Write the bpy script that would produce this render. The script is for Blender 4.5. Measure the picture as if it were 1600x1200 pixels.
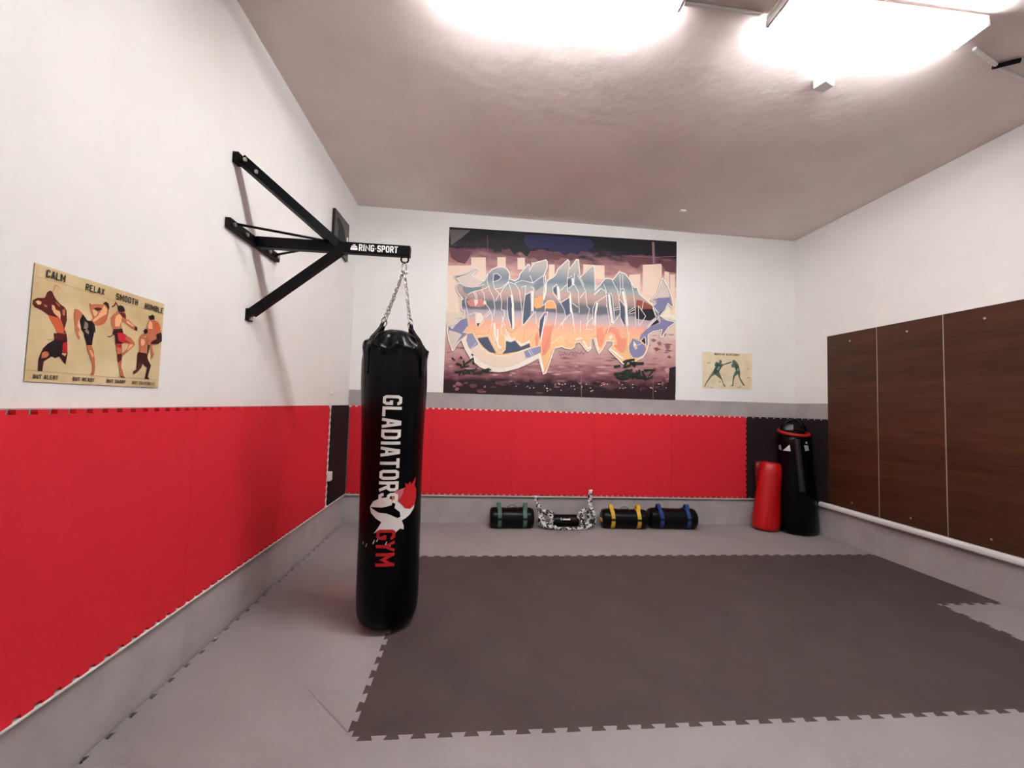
import bpy, bmesh, math, random
from mathutils import Vector, Matrix, noise

sc = bpy.context.scene
for o in list(bpy.data.objects):
    bpy.data.objects.remove(o)
COL = sc.collection

# ------------------------------------------------------------------ camera
def cam_matrix(yaw, pitch, roll):
    cy, sy, cp, sp, cr, sr = math.cos(yaw), math.sin(yaw), math.cos(pitch), math.sin(pitch), math.cos(roll), math.sin(roll)
    fwd = Vector((sy*cp, cy*cp, sp)); right = Vector((cy, -sy, 0)); up = right.cross(fwd)
    r2 = cr*right + sr*up; u2 = -sr*right + cr*up
    return Matrix((r2, u2, -fwd)).transposed()
cd = bpy.data.cameras.new('camera'); cam = bpy.data.objects.new('camera', cd); COL.objects.link(cam)
cd.sensor_width = 36; cd.lens = 632.1/1600*36; cd.clip_start = .05
cam.matrix_world = Matrix.Translation((1.4643, -4.8452, 1.4008)) @ cam_matrix(.0891, .0512, .0296).to_4x4()
sc.camera = cam

# ------------------------------------------------------------------ world, exposure
w = bpy.data.worlds.new('world'); sc.world = w; w.use_nodes = True
w.node_tree.nodes['Background'].inputs[0].default_value = (.9, .93, 1, 1)
w.node_tree.nodes['Background'].inputs[1].default_value = .05
sc.view_settings.view_transform = 'Standard'; sc.view_settings.look = 'None'
sc.view_settings.gamma = 1; sc.view_settings.use_curve_mapping = False
sc.view_settings.exposure = 2.72
TUBE = 27.0           # emission strength of the fluorescent tubes

# ------------------------------------------------------------------ helpers
def lin(c):
    return tuple(((v/255)/12.92 if v/255 <= .04045 else ((v/255+.055)/1.055)**2.4) for v in c)
MATS = {}
def mat(name, rgb, rough=.6, metal=0, bump=0, bscale=60, var=0, vscale=8, spec=.5, coat=0, detail=4, vcol=None):
    m = bpy.data.materials.new(name); m.use_nodes = True; nt = m.node_tree; b = nt.nodes['Principled BSDF']
    c = lin(rgb)
    b.inputs['Base Color'].default_value = (*c, 1); b.inputs['Roughness'].default_value = rough
    b.inputs['Metallic'].default_value = metal; b.inputs['Specular IOR Level'].default_value = spec
    b.inputs['Coat Weight'].default_value = coat
    tc = nt.nodes.new('ShaderNodeTexCoord')
    if var:
        n = nt.nodes.new('ShaderNodeTexNoise'); n.inputs['Scale'].default_value = vscale; n.inputs['Detail'].default_value = detail
        nt.links.new(tc.outputs['Object'], n.inputs['Vector'])
        r = nt.nodes.new('ShaderNodeValToRGB'); r.color_ramp.elements[0].position = .3; r.color_ramp.elements[1].position = .72
        r.color_ramp.elements[0].color = (*[v*(1-var) for v in c], 1)
        r.color_ramp.elements[1].color = (*(lin(vcol) if vcol else [min(1, v*(1+var)) for v in c]), 1)
        nt.links.new(n.outputs['Fac'], r.inputs['Fac']); nt.links.new(r.outputs['Color'], b.inputs['Base Color'])
    if bump:
        n2 = nt.nodes.new('ShaderNodeTexNoise'); n2.inputs['Scale'].default_value = bscale; n2.inputs['Detail'].default_value = 5
        nt.links.new(tc.outputs['Object'], n2.inputs['Vector'])
        bp = nt.nodes.new('ShaderNodeBump'); bp.inputs['Strength'].default_value = bump; bp.inputs['Distance'].default_value = .01
        nt.links.new(n2.outputs['Fac'], bp.inputs['Height']); nt.links.new(bp.outputs['Normal'], b.inputs['Normal'])
    MATS[name] = m
    return m

def link(name, me, parent=None, loc=(0, 0, 0), smooth=False):
    o = bpy.data.objects.new(name, me); COL.objects.link(o); o.location = loc
    if parent: o.parent = parent
    if smooth:
        for p in me.polygons: p.use_smooth = True
    return o
def obj(name, bm, mats, parent=None, loc=(0, 0, 0), smooth=False, keep=False):
    me = bpy.data.meshes.new(name)
    if not keep: bmesh.ops.recalc_face_normals(bm, faces=bm.faces)
    bm.to_mesh(me); bm.free()
    for m in (mats if isinstance(mats, (list, tuple)) else [mats]): me.materials.append(m)
    return link(name, me, parent, loc, smooth)
def tag(o, label=None, cat=None, group=None, kind=None):
    if label: o['label'] = label
    if cat: o['category'] = cat
    if group: o['group'] = group
    if kind: o['kind'] = kind
    return o
def empty(name, loc=(0, 0, 0)):
    o = bpy.data.objects.new(name, None); COL.objects.link(o); o.location = loc; o.empty_display_size = .1
    return o
def box(bm, a, b, mi=0, bevel=0):
    vs = [bm.verts.new((x, y, z)) for x in (a[0], b[0]) for y in (a[1], b[1]) for z in (a[2], b[2])]
    fs = [bm.faces.new([vs[i] for i in q]) for q in ((0, 1, 3, 2), (4, 6, 7, 5), (0, 4, 5, 1), (2, 3, 7, 6), (0, 2, 6, 4), (1, 5, 7, 3))]
    for f in fs: f.material_index = mi
    if bevel:
        r = bmesh.ops.bevel(bm, geom=list({e for f in fs for e in f.edges}), offset=bevel, segments=2, affect='EDGES', profile=.5)
        for f in r['faces']: f.material_index = mi
    return vs
def frame(d, upv=Vector((0, 0, 1))):
    d = d.normalized()
    if abs(d.dot(upv)) > .98: upv = Vector((0, 1, 0))
    s = d.cross(upv).normalized(); u = s.cross(d).normalized()
    return s, u
def bar(bm, p, q, w, h, upv=Vector((0, 0, 1)), mi=0):
    """rectangular tube from p to q, w wide and h high"""
    p = Vector(p); q = Vector(q); s, u = frame(q-p, upv); vs = []
    for c in (p, q):
        for a, b in ((-1, -1), (1, -1), (1, 1), (-1, 1)): vs.append(bm.verts.new(c + s*a*w/2 + u*b*h/2))
    for f in ((0, 1, 2, 3), (7, 6, 5, 4), (0, 4, 5, 1), (1, 5, 6, 2), (2, 6, 7, 3), (3, 7, 4, 0)):
        bm.faces.new([vs[i] for i in f]).material_index = mi
def tube(bm, pts, r, n=10, closed=False, mi=0, flat=1.0, upv=Vector((0, 0, 1))):
    """round tube along pts; r a number or a list; flat squashes it along its second axis"""
    pts = [Vector(p) for p in pts]; N = len(pts); rings = []
    R = r if isinstance(r, (list, tuple)) else [r]*N
    prev = None
    for i, p in enumerate(pts):
        if closed: d = pts[(i+1) % N] - pts[i-1]
        else: d = pts[min(i+1, N-1)] - pts[max(i-1, 0)]
        d.normalize()
        if prev is None: s, u = frame(d, upv)
        else:
            s = (prev - d*prev.dot(d)).normalized(); u = s.cross(d).normalized()
        prev = s
        rings.append([bm.verts.new(p + (s*math.cos(2*math.pi*k/n) + u*math.sin(2*math.pi*k/n)*flat)*R[i]) for k in range(n)])
    M = N if closed else N-1
    for i in range(M):
        a, b = rings[i], rings[(i+1) % N]
        for k in range(n): bm.faces.new((a[k], a[(k+1) % n], b[(k+1) % n], b[k])).material_index = mi
    if not closed:
        bm.faces.new(rings[0][::-1]).material_index = mi; bm.faces.new(rings[-1]).material_index = mi
def poly_prism(bm, pts, z0, z1, fmap, mi=0, inset=0, drop=0):
    """pts 2D outline; fmap(x, y, z)->3D ; a slab between z0 (back) and z1 (front)"""
    a = [bm.verts.new(fmap(x, y, z0)) for x, y in pts]; b = [bm.verts.new(fmap(x, y, z1-drop)) for x, y in pts]
    n = len(pts)
    for i in range(n): bm.faces.new((a[i], a[(i+1) % n], b[(i+1) % n], b[i])).material_index = mi
    bm.faces.new(a[::-1]).material_index = mi
    f = bm.faces.new(b); f.material_index = mi
    return f

def text_data(s, w, h, bold=0.0):
    """flat mesh of a text, fitted into w x h, lower-left corner at 0,0 -> verts, faces"""
    cu = bpy.data.curves.new('lettering', 'FONT'); cu.body = s; cu.offset = bold; cu.resolution_u = 4
    o = bpy.data.objects.new('lettering', cu); COL.objects.link(o)
    dg = bpy.context.evaluated_depsgraph_get(); me = o.evaluated_get(dg).to_mesh()
    V = [(v.co.x, v.co.y) for v in me.vertices]; Fc = [tuple(p.vertices) for p in me.polygons]
    o.evaluated_get(dg).to_mesh_clear(); bpy.data.objects.remove(o); bpy.data.curves.remove(cu)
    x0 = min(v[0] for v in V); x1 = max(v[0] for v in V); y0 = min(v[1] for v in V); y1 = max(v[1] for v in V)
    return [((x-x0)/(x1-x0)*w, (y-y0)/(y1-y0)*h) for x, y in V], Fc
def add_text(bm, s, w, h, fmap, mi=0, bold=0.0):
    V, Fc = text_data(s, w, h, bold)
    vs = [bm.verts.new(fmap(x, y)) for x, y in V]
    for f in Fc:
        try: bm.faces.new([vs[i] for i in f]).material_index = mi
        except ValueError: pass

GLYPH = {
 'A': [[(0, 0), (.36, 1), (.64, 1), (1, 0)], [(.16, .3), (.84, .3)]], 'B': [[(0, 0), (0, 1), (.8, 1), (1, .88), (1, .64), (.84, .52), (0, .52)], [(.84, .52), (1, .4), (1, .12), (.82, 0), (0, 0)]],
 'C': [[(1, .7), (1, .86), (.82, 1), (.18, 1), (0, .86), (0, .14), (.18, 0), (.82, 0), (1, .14), (1, .3)]], 'D': [[(0, 0), (0, 1), (.76, 1), (1, .84), (1, .16), (.76, 0), (0, 0)]],
 'E': [[(1, 1), (0, 1), (0, 0), (1, 0)], [(0, .5), (.8, .5)]], 'F': [[(1, 1), (0, 1), (0, 0)], [(0, .5), (.8, .5)]],
 'G': [[(1, .80), (1, .88), (.82, 1), (.18, 1), (0, .86), (0, .14), (.18, 0), (.82, 0), (1, .14), (1, .44), (.55, .44)]], 'H': [[(0, 0), (0, 1)], [(1, 0), (1, 1)], [(0, .5), (1, .5)]],
 'I': [[(.5, 0), (.5, 1)]], 'L': [[(0, 1), (0, 0), (1, 0)]], 'M': [[(0, 0), (0, 1)], [(0, 1), (.5, .35), (1, 1)], [(1, 1), (1, 0)]], 'N': [[(0, 0), (0, 1), (1, 0), (1, 1)]],
 'O': [[(.18, 0), (0, .14), (0, .86), (.18, 1), (.82, 1), (1, .86), (1, .14), (.82, 0), (.18, 0)]], 'P': [[(0, 0), (0, 1), (.8, 1), (1, .87), (1, .6), (.8, .46), (0, .46)]],
 'R': [[(0, 0), (0, 1), (.8, 1), (1, .87), (1, .62), (.8, .48), (0, .48)], [(.5, .48), (1, 0)]], 'S': [[(1, .78), (1, .87), (.82, 1), (.18, 1), (0, .87), (0, .64), (.18, .52), (.82, .48), (1, .36), (1, .13), (.82, 0), (.18, 0), (0, .13), (0, .22)]],
 'T': [[(0, 1), (1, 1)], [(.5, 0), (.5, 1)]], 'U': [[(0, 1), (0, .14), (.18, 0), (.82, 0), (1, .14), (1, 1)]], 'X': [[(0, 0), (1, 1)], [(0, 1), (1, 0)]], 'Y': [[(0, 1), (.5, .48), (1, 1)], [(.5, .5), (.5, 0)]], '-': [[(0, .45), (1, .45)]]}
def block_text(bm, s, w, h, fmap, mi=0, t=.28, gap=.34):
    """condensed block capitals: t = stroke as a share of a letter's width, gap between letters likewise"""
    adv = [(.42 if c in 'I' else .5 if c in ' -' else 1.3 if c in 'MN' else 1.0) for c in s]
    unit = w / (sum(adv) + gap*(len(s)-1)); x = 0
    st = t*unit
    for c, a in zip(s, adv):
        gw = a*unit
        for path in GLYPH.get(c, []):
            sx = min(st, st)
            P = [Vector((x + sx/2 + q[0]*(gw-sx), st/2 + q[1]*(h-st))) for q in path]
            if c == 'I': P = [Vector((x + gw/2, p.y)) for p in P]
            closed = P[0] == P[-1]
            if not closed:      # square ends
                d0 = (P[1]-P[0]).normalized(); d1 = (P[-1]-P[-2]).normalized()
                
                if path[0][1] in (0, 1): P[0] = P[0] - d0*st/2
                if path[-1][1] in (0, 1): P[-1] = P[-1] + d1*st/2
            L = []; n = len(P)
            for i in range(n):
                if closed: a0 = (P[i]-P[i-1 if i else n-2]).normalized(); a1 = (P[(i+1) if i < n-1 else 1]-P[i]).normalized()
                else: a0 = (P[i]-P[i-1]).normalized() if i else (P[1]-P[0]).normalized(); a1 = (P[i+1]-P[i]).normalized() if i < n-1 else a0
                m = a0+a1; m = m.normalized() if m.length > .2 else a1
                k = max(.5, m.dot(a1)); nn = Vector((-m.y, m.x))*(st/2/k); L.append((P[i]+nn, P[i]-nn))
            V = [(bm.verts.new(fmap(p.x, min(max(p.y, 0), h))), bm.verts.new(fmap(q.x, min(max(q.y, 0), h)))) for p, q in L]
            for (p, q), (p2, q2) in zip(V, V[1:]): bm.faces.new((p, p2, q2, q)).material_index = mi
        x += gw + gap*unit

# ------------------------------------------------------------------ materials
EVA_RED = mat('red_foam', (220, 38, 50), .75, bump=.12, bscale=220, var=.07, vscale=260, spec=.25)
EVA_DARK = mat('charcoal_foam', (73, 62, 59), .8, bump=.15, bscale=200, var=.14, vscale=3.2, spec=.3, detail=9)
EVA_WALLDARK = mat('dark_wall_foam', (38, 28, 30), .8, bump=.12, bscale=200, var=.1, vscale=40, spec=.15)
EVA_GREY = mat('grey_foam', (148, 141, 141), .72, bump=.15, bscale=200, var=.06, vscale=2.6, spec=.3, detail=9)
CONCRETE = mat('bare_floor', (34, 32, 31), .9, bump=.2)
STEEL = mat('black_steel', (7, 7, 8), .45, spec=.13)
BOLT = mat('zinc', (190, 188, 184), .35, metal=.8)
CHROME = mat('chain_steel', (176, 172, 166), .25, metal=1)
VINYL = mat('black_vinyl', (3, 3, 5), .28, bump=.12, bscale=9, spec=.15)
VINYL2 = mat('soft_black_vinyl', (5, 5, 6), .33, bump=.2, bscale=14, spec=.18)
WEB = mat('black_webbing', (20, 19, 20), .8, bump=.2, bscale=300)
PRINTW = mat('white_print', (246, 243, 238), .5)
PRINTR = mat('red_print', (200, 20, 28), .5)
PRINTP = mat('pink_print', (214, 120, 120), .5)
WHITEPL = mat('white_plastic', (232, 230, 226), .45)
WHITEFOAM = mat('white_foam_board', (236, 232, 224), .6)
TUBEM = bpy.data.materials.new('tube_glass'); TUBEM.use_nodes = True
_e = TUBEM.node_tree.nodes['Principled BSDF']; _e.inputs['Base Color'].default_value = (1, 1, 1, 1)
_e.inputs['Emission Color'].default_value = (.94, .985, 1, 1); _e.inputs['Emission Strength'].default_value = TUBE

def wall_mat(name, split, white=(243, 240, 236), grey=(172, 165, 163)):
    m = bpy.data.materials.new(name); m.use_nodes = True; nt = m.node_tree; b = nt.nodes['Principled BSDF']
    b.inputs['Roughness'].default_value = .75; b.inputs['Specular IOR Level'].default_value = .3
    g = nt.nodes.new('ShaderNodeTexCoord'); sx = nt.nodes.new('ShaderNodeSeparateXYZ'); nt.links.new(g.outputs['Object'], sx.inputs[0])
    c = nt.nodes.new('ShaderNodeMath'); c.operation = 'GREATER_THAN'; c.inputs[1].default_value = split; nt.links.new(sx.outputs['Z'], c.inputs[0])
    n = nt.nodes.new('ShaderNodeTexNoise'); n.inputs['Scale'].default_value = 5; n.inputs['Detail'].default_value = 8; nt.links.new(g.outputs['Object'], n.inputs['Vector'])
    def ramp(rgb, v):
        r = nt.nodes.new('ShaderNodeValToRGB'); l = lin(rgb)
        r.color_ramp.elements[0].position = .3; r.color_ramp.elements[1].position = .75
        r.color_ramp.elements[0].color = (*[x*(1-v) for x in l], 1); r.color_ramp.elements[1].color = (*[min(1, x*(1+v)) for x in l], 1)
        nt.links.new(n.outputs['Fac'], r.inputs['Fac']); return r
    mx = nt.nodes.new('ShaderNodeMix'); mx.data_type = 'RGBA'; nt.links.new(c.outputs[0], mx.inputs['Factor'])
    nt.links.new(ramp(grey, .1).outputs['Color'], mx.inputs['A']); nt.links.new(ramp(white, .015).outputs['Color'], mx.inputs['B'])
    nt.links.new(mx.outputs['Result'], b.inputs['Base Color'])
    n2 = nt.nodes.new('ShaderNodeTexNoise'); n2.inputs['Scale'].default_value = 22; n2.inputs['Detail'].default_value = 7; nt.links.new(g.outputs['Object'], n2.inputs['Vector'])
    bp = nt.nodes.new('ShaderNodeBump'); bp.inputs['Strength'].default_value = .1; bp.inputs['Distance'].default_value = .012
    nt.links.new(n2.outputs['Fac'], bp.inputs['Height']); nt.links.new(bp.outputs['Normal'], b.inputs['Normal'])
    return m
WL = wall_mat('left_wall_paint', 1.342); WB = wall_mat('back_wall_paint', 1.522)
def ceiling_mat():
    m = bpy.data.materials.new('rough_ceiling_plaster'); m.use_nodes = True; nt = m.node_tree; b = nt.nodes['Principled BSDF']
    b.inputs['Roughness'].default_value = .6; b.inputs['Specular IOR Level'].default_value = .35
    g = nt.nodes.new('ShaderNodeTexCoord')
    n = nt.nodes.new('ShaderNodeTexNoise'); n.inputs['Scale'].default_value = 1.6; n.inputs['Detail'].default_value = 7; nt.links.new(g.outputs['Object'], n.inputs['Vector'])
    r = nt.nodes.new('ShaderNodeValToRGB'); r.color_ramp.elements[0].position = .3; r.color_ramp.elements[1].position = .75
    r.color_ramp.elements[0].color = (*lin((224, 206, 202)), 1); r.color_ramp.elements[1].color = (*lin((238, 222, 218)), 1)
    nt.links.new(n.outputs['Fac'], r.inputs['Fac']); nt.links.new(r.outputs['Color'], b.inputs['Base Color'])
    # shallow plaster relief and chips
    n2 = nt.nodes.new('ShaderNodeTexNoise'); n2.inputs['Scale'].default_value = 9; n2.inputs['Detail'].default_value = 8; nt.links.new(g.outputs['Object'], n2.inputs['Vector'])
    bp = nt.nodes.new('ShaderNodeBump'); bp.inputs['Strength'].default_value = .22; bp.inputs['Distance'].default_value = .02
    nt.links.new(n2.outputs['Fac'], bp.inputs['Height'])
    v = nt.nodes.new('ShaderNodeTexVoronoi'); v.inputs['Scale'].default_value = 3.2; nt.links.new(g.outputs['Object'], v.inputs['Vector'])
    l = nt.nodes.new('ShaderNodeMath'); l.operation = 'LESS_THAN'; l.inputs[1].default_value = .05; nt.links.new(v.outputs['Distance'], l.inputs[0])
    bp2 = nt.nodes.new('ShaderNodeBump'); bp2.invert = True; bp2.inputs['Strength'].default_value = 1; bp2.inputs['Distance'].default_value = .03
    nt.links.new(l.outputs[0], bp2.inputs['Height']); nt.links.new(bp.outputs['Normal'], bp2.inputs['Normal'])
    nt.links.new(bp2.outputs['Normal'], b.inputs['Normal'])
    return m
CEIL = ceiling_mat()
def wood_mat():
    m = bpy.data.materials.new('dark_brown_laminate'); m.use_nodes = True; nt = m.node_tree; b = nt.nodes['Principled BSDF']
    b.inputs['Roughness'].default_value = .5; b.inputs['Specular IOR Level'].default_value = .35
    g = nt.nodes.new('ShaderNodeTexCoord'); mp = nt.nodes.new('ShaderNodeMapping'); mp.inputs['Scale'].default_value = (1, .7, 9)
    nt.links.new(g.outputs['Object'], mp.inputs['Vector'])
    n = nt.nodes.new('ShaderNodeTexNoise'); n.inputs['Scale'].default_value = 2.2; n.inputs['Detail'].default_value = 9; n.inputs['Roughness'].default_value = .65; n.inputs['Distortion'].default_value = .6
    nt.links.new(mp.outputs[0], n.inputs['Vector'])
    r = nt.nodes.new('ShaderNodeValToRGB'); r.color_ramp.elements[0].position = .3; r.color_ramp.elements[0].color = (*lin((58, 28, 15)), 1)
    r.color_ramp.elements[1].position = .72; r.color_ramp.elements[1].color = (*lin((84, 46, 27)), 1)
    e = r.color_ramp.elements.new(.5); e.color = (*lin((74, 39, 22)), 1)
    nt.links.new(n.outputs['Fac'], r.inputs['Fac'])
    # tone steps from board to board of the printed decor
    wv = nt.nodes.new('ShaderNodeTexBrick'); wv.inputs['Scale'].default_value = 1; wv.inputs['Brick Width'].default_value = 1.1; wv.inputs['Row Height'].default_value = .19
    wv.inputs['Mortar Size'].default_value = .0; wv.inputs['Color1'].default_value = (.8, .8, .8, 1); wv.inputs['Color2'].default_value = (1.1, 1.1, 1.1, 1)
    sx = nt.nodes.new('ShaderNodeSeparateXYZ'); cx = nt.nodes.new('ShaderNodeCombineXYZ'); nt.links.new(g.outputs['Object'], sx.inputs[0])
    nt.links.new(sx.outputs['Y'], cx.inputs['X']); nt.links.new(sx.outputs['Z'], cx.inputs['Y']); nt.links.new(cx.outputs[0], wv.inputs['Vector'])
    mx = nt.nodes.new('ShaderNodeMix'); mx.data_type = 'RGBA'; mx.blend_type = 'MULTIPLY'; mx.inputs['Factor'].default_value = 1
    nt.links.new(r.outputs['Color'], mx.inputs['A']); nt.links.new(wv.outputs['Color'], mx.inputs['B'])
    nt.links.new(mx.outputs['Result'], b.inputs['Base Color'])
    return m
WOOD = wood_mat()

# ------------------------------------------------------------------ room shell
WID = 5.516; YF = -6.6
def HC(x): return 3.713 - .015*x
def BY(x): return -.008*x
def shell(name, verts, faces, m):
    me = bpy.data.meshes.new(name); me.from_pydata(verts, [], faces); me.materials.append(m)
    bm = bmesh.new(); bm.from_mesh(me); bmesh.ops.recalc_face_normals(bm, faces=bm.faces); bm.to_mesh(me); bm.free()
    return tag(link(name, me), kind='structure')
HEX = [(0, 1, 2, 3), (7, 6, 5, 4), (0, 4, 5, 1), (1, 5, 6, 2), (2, 6, 7, 3), (3, 7, 4, 0)]
ZB = -.16
shell('wall_left', [(0, .2, ZB), (0, YF, ZB), (0, YF, HC(0)), (0, .2, HC(0)), (-.2, .2, ZB), (-.2, YF, ZB), (-.2, YF, HC(0)), (-.2, .2, HC(0))], HEX, WL)
shell('wall_back', [(0, 0, ZB), (WID, BY(WID), ZB), (WID, BY(WID), HC(WID)), (0, 0, HC(0)), (0, .2, ZB), (WID, .2, ZB), (WID, .2, HC(WID)), (0, .2, HC(0))], HEX, WB)
shell('wall_right', [(WID, .2, ZB), (WID, YF, ZB), (WID, YF, HC(WID)), (WID, .2, HC(WID)), (WID+.2, .2, ZB), (WID+.2, YF, ZB), (WID+.2, YF, HC(WID)), (WID+.2, .2, HC(WID))], HEX, WB)
shell('wall_front', [(0, YF, ZB), (WID, YF, ZB), (WID, YF, HC(WID)), (0, YF, HC(0)), (0, YF-.2, ZB), (WID, YF-.2, ZB), (WID, YF-.2, HC(WID)), (0, YF-.2, HC(0))], HEX, WB)
shell('ceiling', [(-.2, .2, HC(0)), (WID+.2, .2, HC(WID)), (WID+.2, YF-.2, HC(WID)), (-.2, YF-.2, HC(0)), (-.2, .2, HC(0)+.15), (WID+.2, .2, HC(WID)+.15), (WID+.2, YF-.2, HC(WID)+.15), (-.2, YF-.2, HC(0)+.15)], HEX, CEIL)
MT = .022
bm = bmesh.new(); box(bm, (0, YF, -.15), (WID, 0, -MT)); tag(obj('floor', bm, CONCRETE), kind='structure')

# thin white strips on which the wall mats stand, and the wider rail under the brown panels
def strip(name, a, b, m=WHITEFOAM, bevel=.002):
    bm = bmesh.new(); box(bm, a, b, bevel=bevel); tag(obj(name, bm, m), kind='structure')
strip('trim_1', (0, -4.9, .322), (.024, -.006, .332))
bm = bmesh.new(); poly_prism(bm, [(.026, .318), (4.95, .318), (4.95, .3275), (.026, .3275)], .0, .026, lambda x, h, z: (x, BY(x)-z, h)); tag(obj('trim_2', bm, WHITEFOAM), kind='structure')
bm = bmesh.new(); prof = [(0, 0), (.045, 0), (.05, .012), (.05, .03), (.044, .04), (.03, .05), (.012, .054), (0, .056)]
a = [bm.verts.new((WID-d, -4.9, .335+h)) for d, h in prof]; b = [bm.verts.new((WID-d, -.43, .335+h)) for d, h in prof]
for i in range(len(prof)): bm.faces.new((a[i], a[(i+1) % len(prof)], b[(i+1) % len(prof)], b[i]))
bm.faces.new(a); bm.faces.new(b[::-1]); tag(obj('trim_3', bm, WHITEPL), kind='structure')

# ------------------------------------------------------------------ puzzle mats
def edge(P, Q, n, out=1, th=.026, neck=.42, tip=.60, phase=0.5):
    """points from P (included) to Q (excluded) with n dovetail teeth to the side `out` (left of P->Q = +1)"""
    P = Vector(P); Q = Vector(Q); d = Q-P; L = d.length; d.normalize(); nrm = Vector((-d.y, d.x))*out
    if n == 0: return [tuple(P)]
    pitch = L/n; r = [tuple(P)]
    for i in range(n):
        c = (i+phase)*pitch
        for t, h in ((-neck/2, 0), (-tip/2, th), (tip/2, th), (neck/2, 0)):
            v = P + d*(c+t*pitch) + nrm*h
            r.append((v.x, v.y))
    return r
def mat_tile(name, loops, fmap, t, m, label, cat, group, loc):
    bm = bmesh.new()
    pts = [q for l in loops for q in l]
    f = poly_prism(bm, pts, 0, t, lambda x, y, z: Vector(fmap(x, y, z)) - Vector(loc))
    bmesh.ops.inset_region(bm, faces=[f], thickness=.0014, depth=0)
    nrm = (Vector(fmap(0, 0, 1)) - Vector(fmap(0, 0, 0))).normalized()
    for v in f.verts: v.co += nrm*.0022
    bm2 = bm
    # ngons with many notches triangulate cleanly
    bmesh.ops.triangulate(bm2, faces=[x for x in bm2.faces if len(x.verts) > 4])
    return tag(obj(name, bm2, m, loc=loc), label, cat, group)

# floor: grid lines shared by neighbours; a cell's colour decides which side grows the teeth
GX = [.012, 1.0, 1.992, 2.984, 3.976, 4.968, WID-.006]
GY = [-.05, -1.05, -2.03, -3.04, -4.05]
def dark(ix, iy):
    return (iy == 1 and 1 <= ix <= 5) or (iy == 2 and 1 <= ix <= 4)
def hside(ix, iy):   # boundary between row iy-1 (behind) and row iy (in front): +1 teeth go to the back
    if iy in (0, 4): return 0
    a, b = dark(ix, iy-1), dark(ix, iy)
    return 1 if (b and not a) else -1 if (a and not b) else (1 if (ix+iy) % 2 else -1)
def vside(ix, iy):   # boundary between column ix-1 and ix: +1 teeth go to the left (-x)
    if ix in (0, 6): return 0
    a, b = dark(ix-1, iy), dark(ix, iy)
    return 1 if (b and not a) else -1 if (a and not b) else (1 if (ix+iy) % 2 else -1)
def hedge(ix, iy):   # left to right; +y side is to the left of the direction
    x0, x1, y = GX[ix], GX[ix+1], GY[iy]; s = hside(ix, iy); n = round((x1-x0)/.1065)
    yy = lambda x: y if iy else y + BY(x) + .045
    if iy == 0: return [(x0, yy(x0))]
    return edge((x0, y), (x1, y), n if s else 0, s, th=.024)
def vedge(ix, iy):   # from front (low y) to back; -x side is to the left
    y0, y1, x = GY[iy+1], GY[iy], GX[ix]; s = vside(ix, iy); n = round((y1-y0)/.1065)
    if ix == 0: return edge((x, y0), (x, y1), n, -1, th=.02, neck=.22, tip=.34)
    if iy == 0: y1 = y1 + BY(x) + .045
    return edge((x, y0), (x, y1), n if s else 0, s, th=.024)
def fwd(l, end): return l
def rev(l, end): return [end] + l[:0:-1]
FLOORMAP = lambda x, y, z: (x, y, z-MT)
where_col = ['against the red left wall', 'in the second column from the left wall', 'in the third column from the left wall', 'in the fourth column from the left wall', 'in the fifth column from the left wall', 'in the sixth column from the left wall', '']
rowname = ['in the row along the back wall', 'in the rear row of charcoal mats', 'in the front row of charcoal mats', 'in the front-most row']
colname = ['leftmost', 'second from left', 'third from left', 'fourth from left', 'fifth from left', 'half-width one at the right wall']
LBL = {
 (0, 0): 'light grey floor mat in the corner between the red left wall and back wall',
 (1, 0): 'light grey floor mat by the back wall, directly behind the hanging black bag',
 (2, 0): 'light grey floor mat under the camouflage rope bag by the back wall',
 (3, 0): 'light grey floor mat under the yellow-strapped bag by the back wall',
 (4, 0): 'light grey floor mat by the back wall, between the blue-strapped bag and the red pad',
 (5, 0): 'light grey half-width floor mat under the standing black bag in the far right corner',
 (0, 1): 'light grey floor mat against the red left wall, second from the back wall',
 (1, 1): 'charcoal floor mat in the rear dark row, leftmost, behind the hanging bag',
 (2, 1): 'charcoal floor mat in the rear dark row, second from left',
 (3, 1): 'charcoal floor mat in the rear dark row, third from left',
 (4, 1): 'charcoal floor mat in the rear dark row, fourth from left',
 (5, 1): 'narrow charcoal floor mat at the right wall below the brown panels',
 (0, 2): 'light grey floor mat left of the hanging bag, third from the back wall',
 (1, 2): 'charcoal floor mat in the front dark row, leftmost, in front of the hanging bag',
 (2, 2): 'charcoal floor mat in the front dark row, second from left',
 (3, 2): 'charcoal floor mat in the front dark row, third from left',
 (4, 2): 'charcoal floor mat in the front dark row, rightmost',
 (5, 2): 'narrow light grey floor mat in the notch of the dark mats at the right wall',
 (0, 3): 'light grey floor mat in the front-most row, at the bottom left of the photo',
 (1, 3): 'light grey floor mat in the front-most row, second from the left wall',
 (2, 3): 'light grey floor mat in the front-most row, third from the left wall',
 (3, 3): 'light grey floor mat in the front-most row, fourth from the left wall',
 (4, 3): 'light grey floor mat in the front-most row, at the bottom right of the photo',
 (5, 3): 'light grey half-width floor mat in the front-most row, beside the right wall'}
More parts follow.
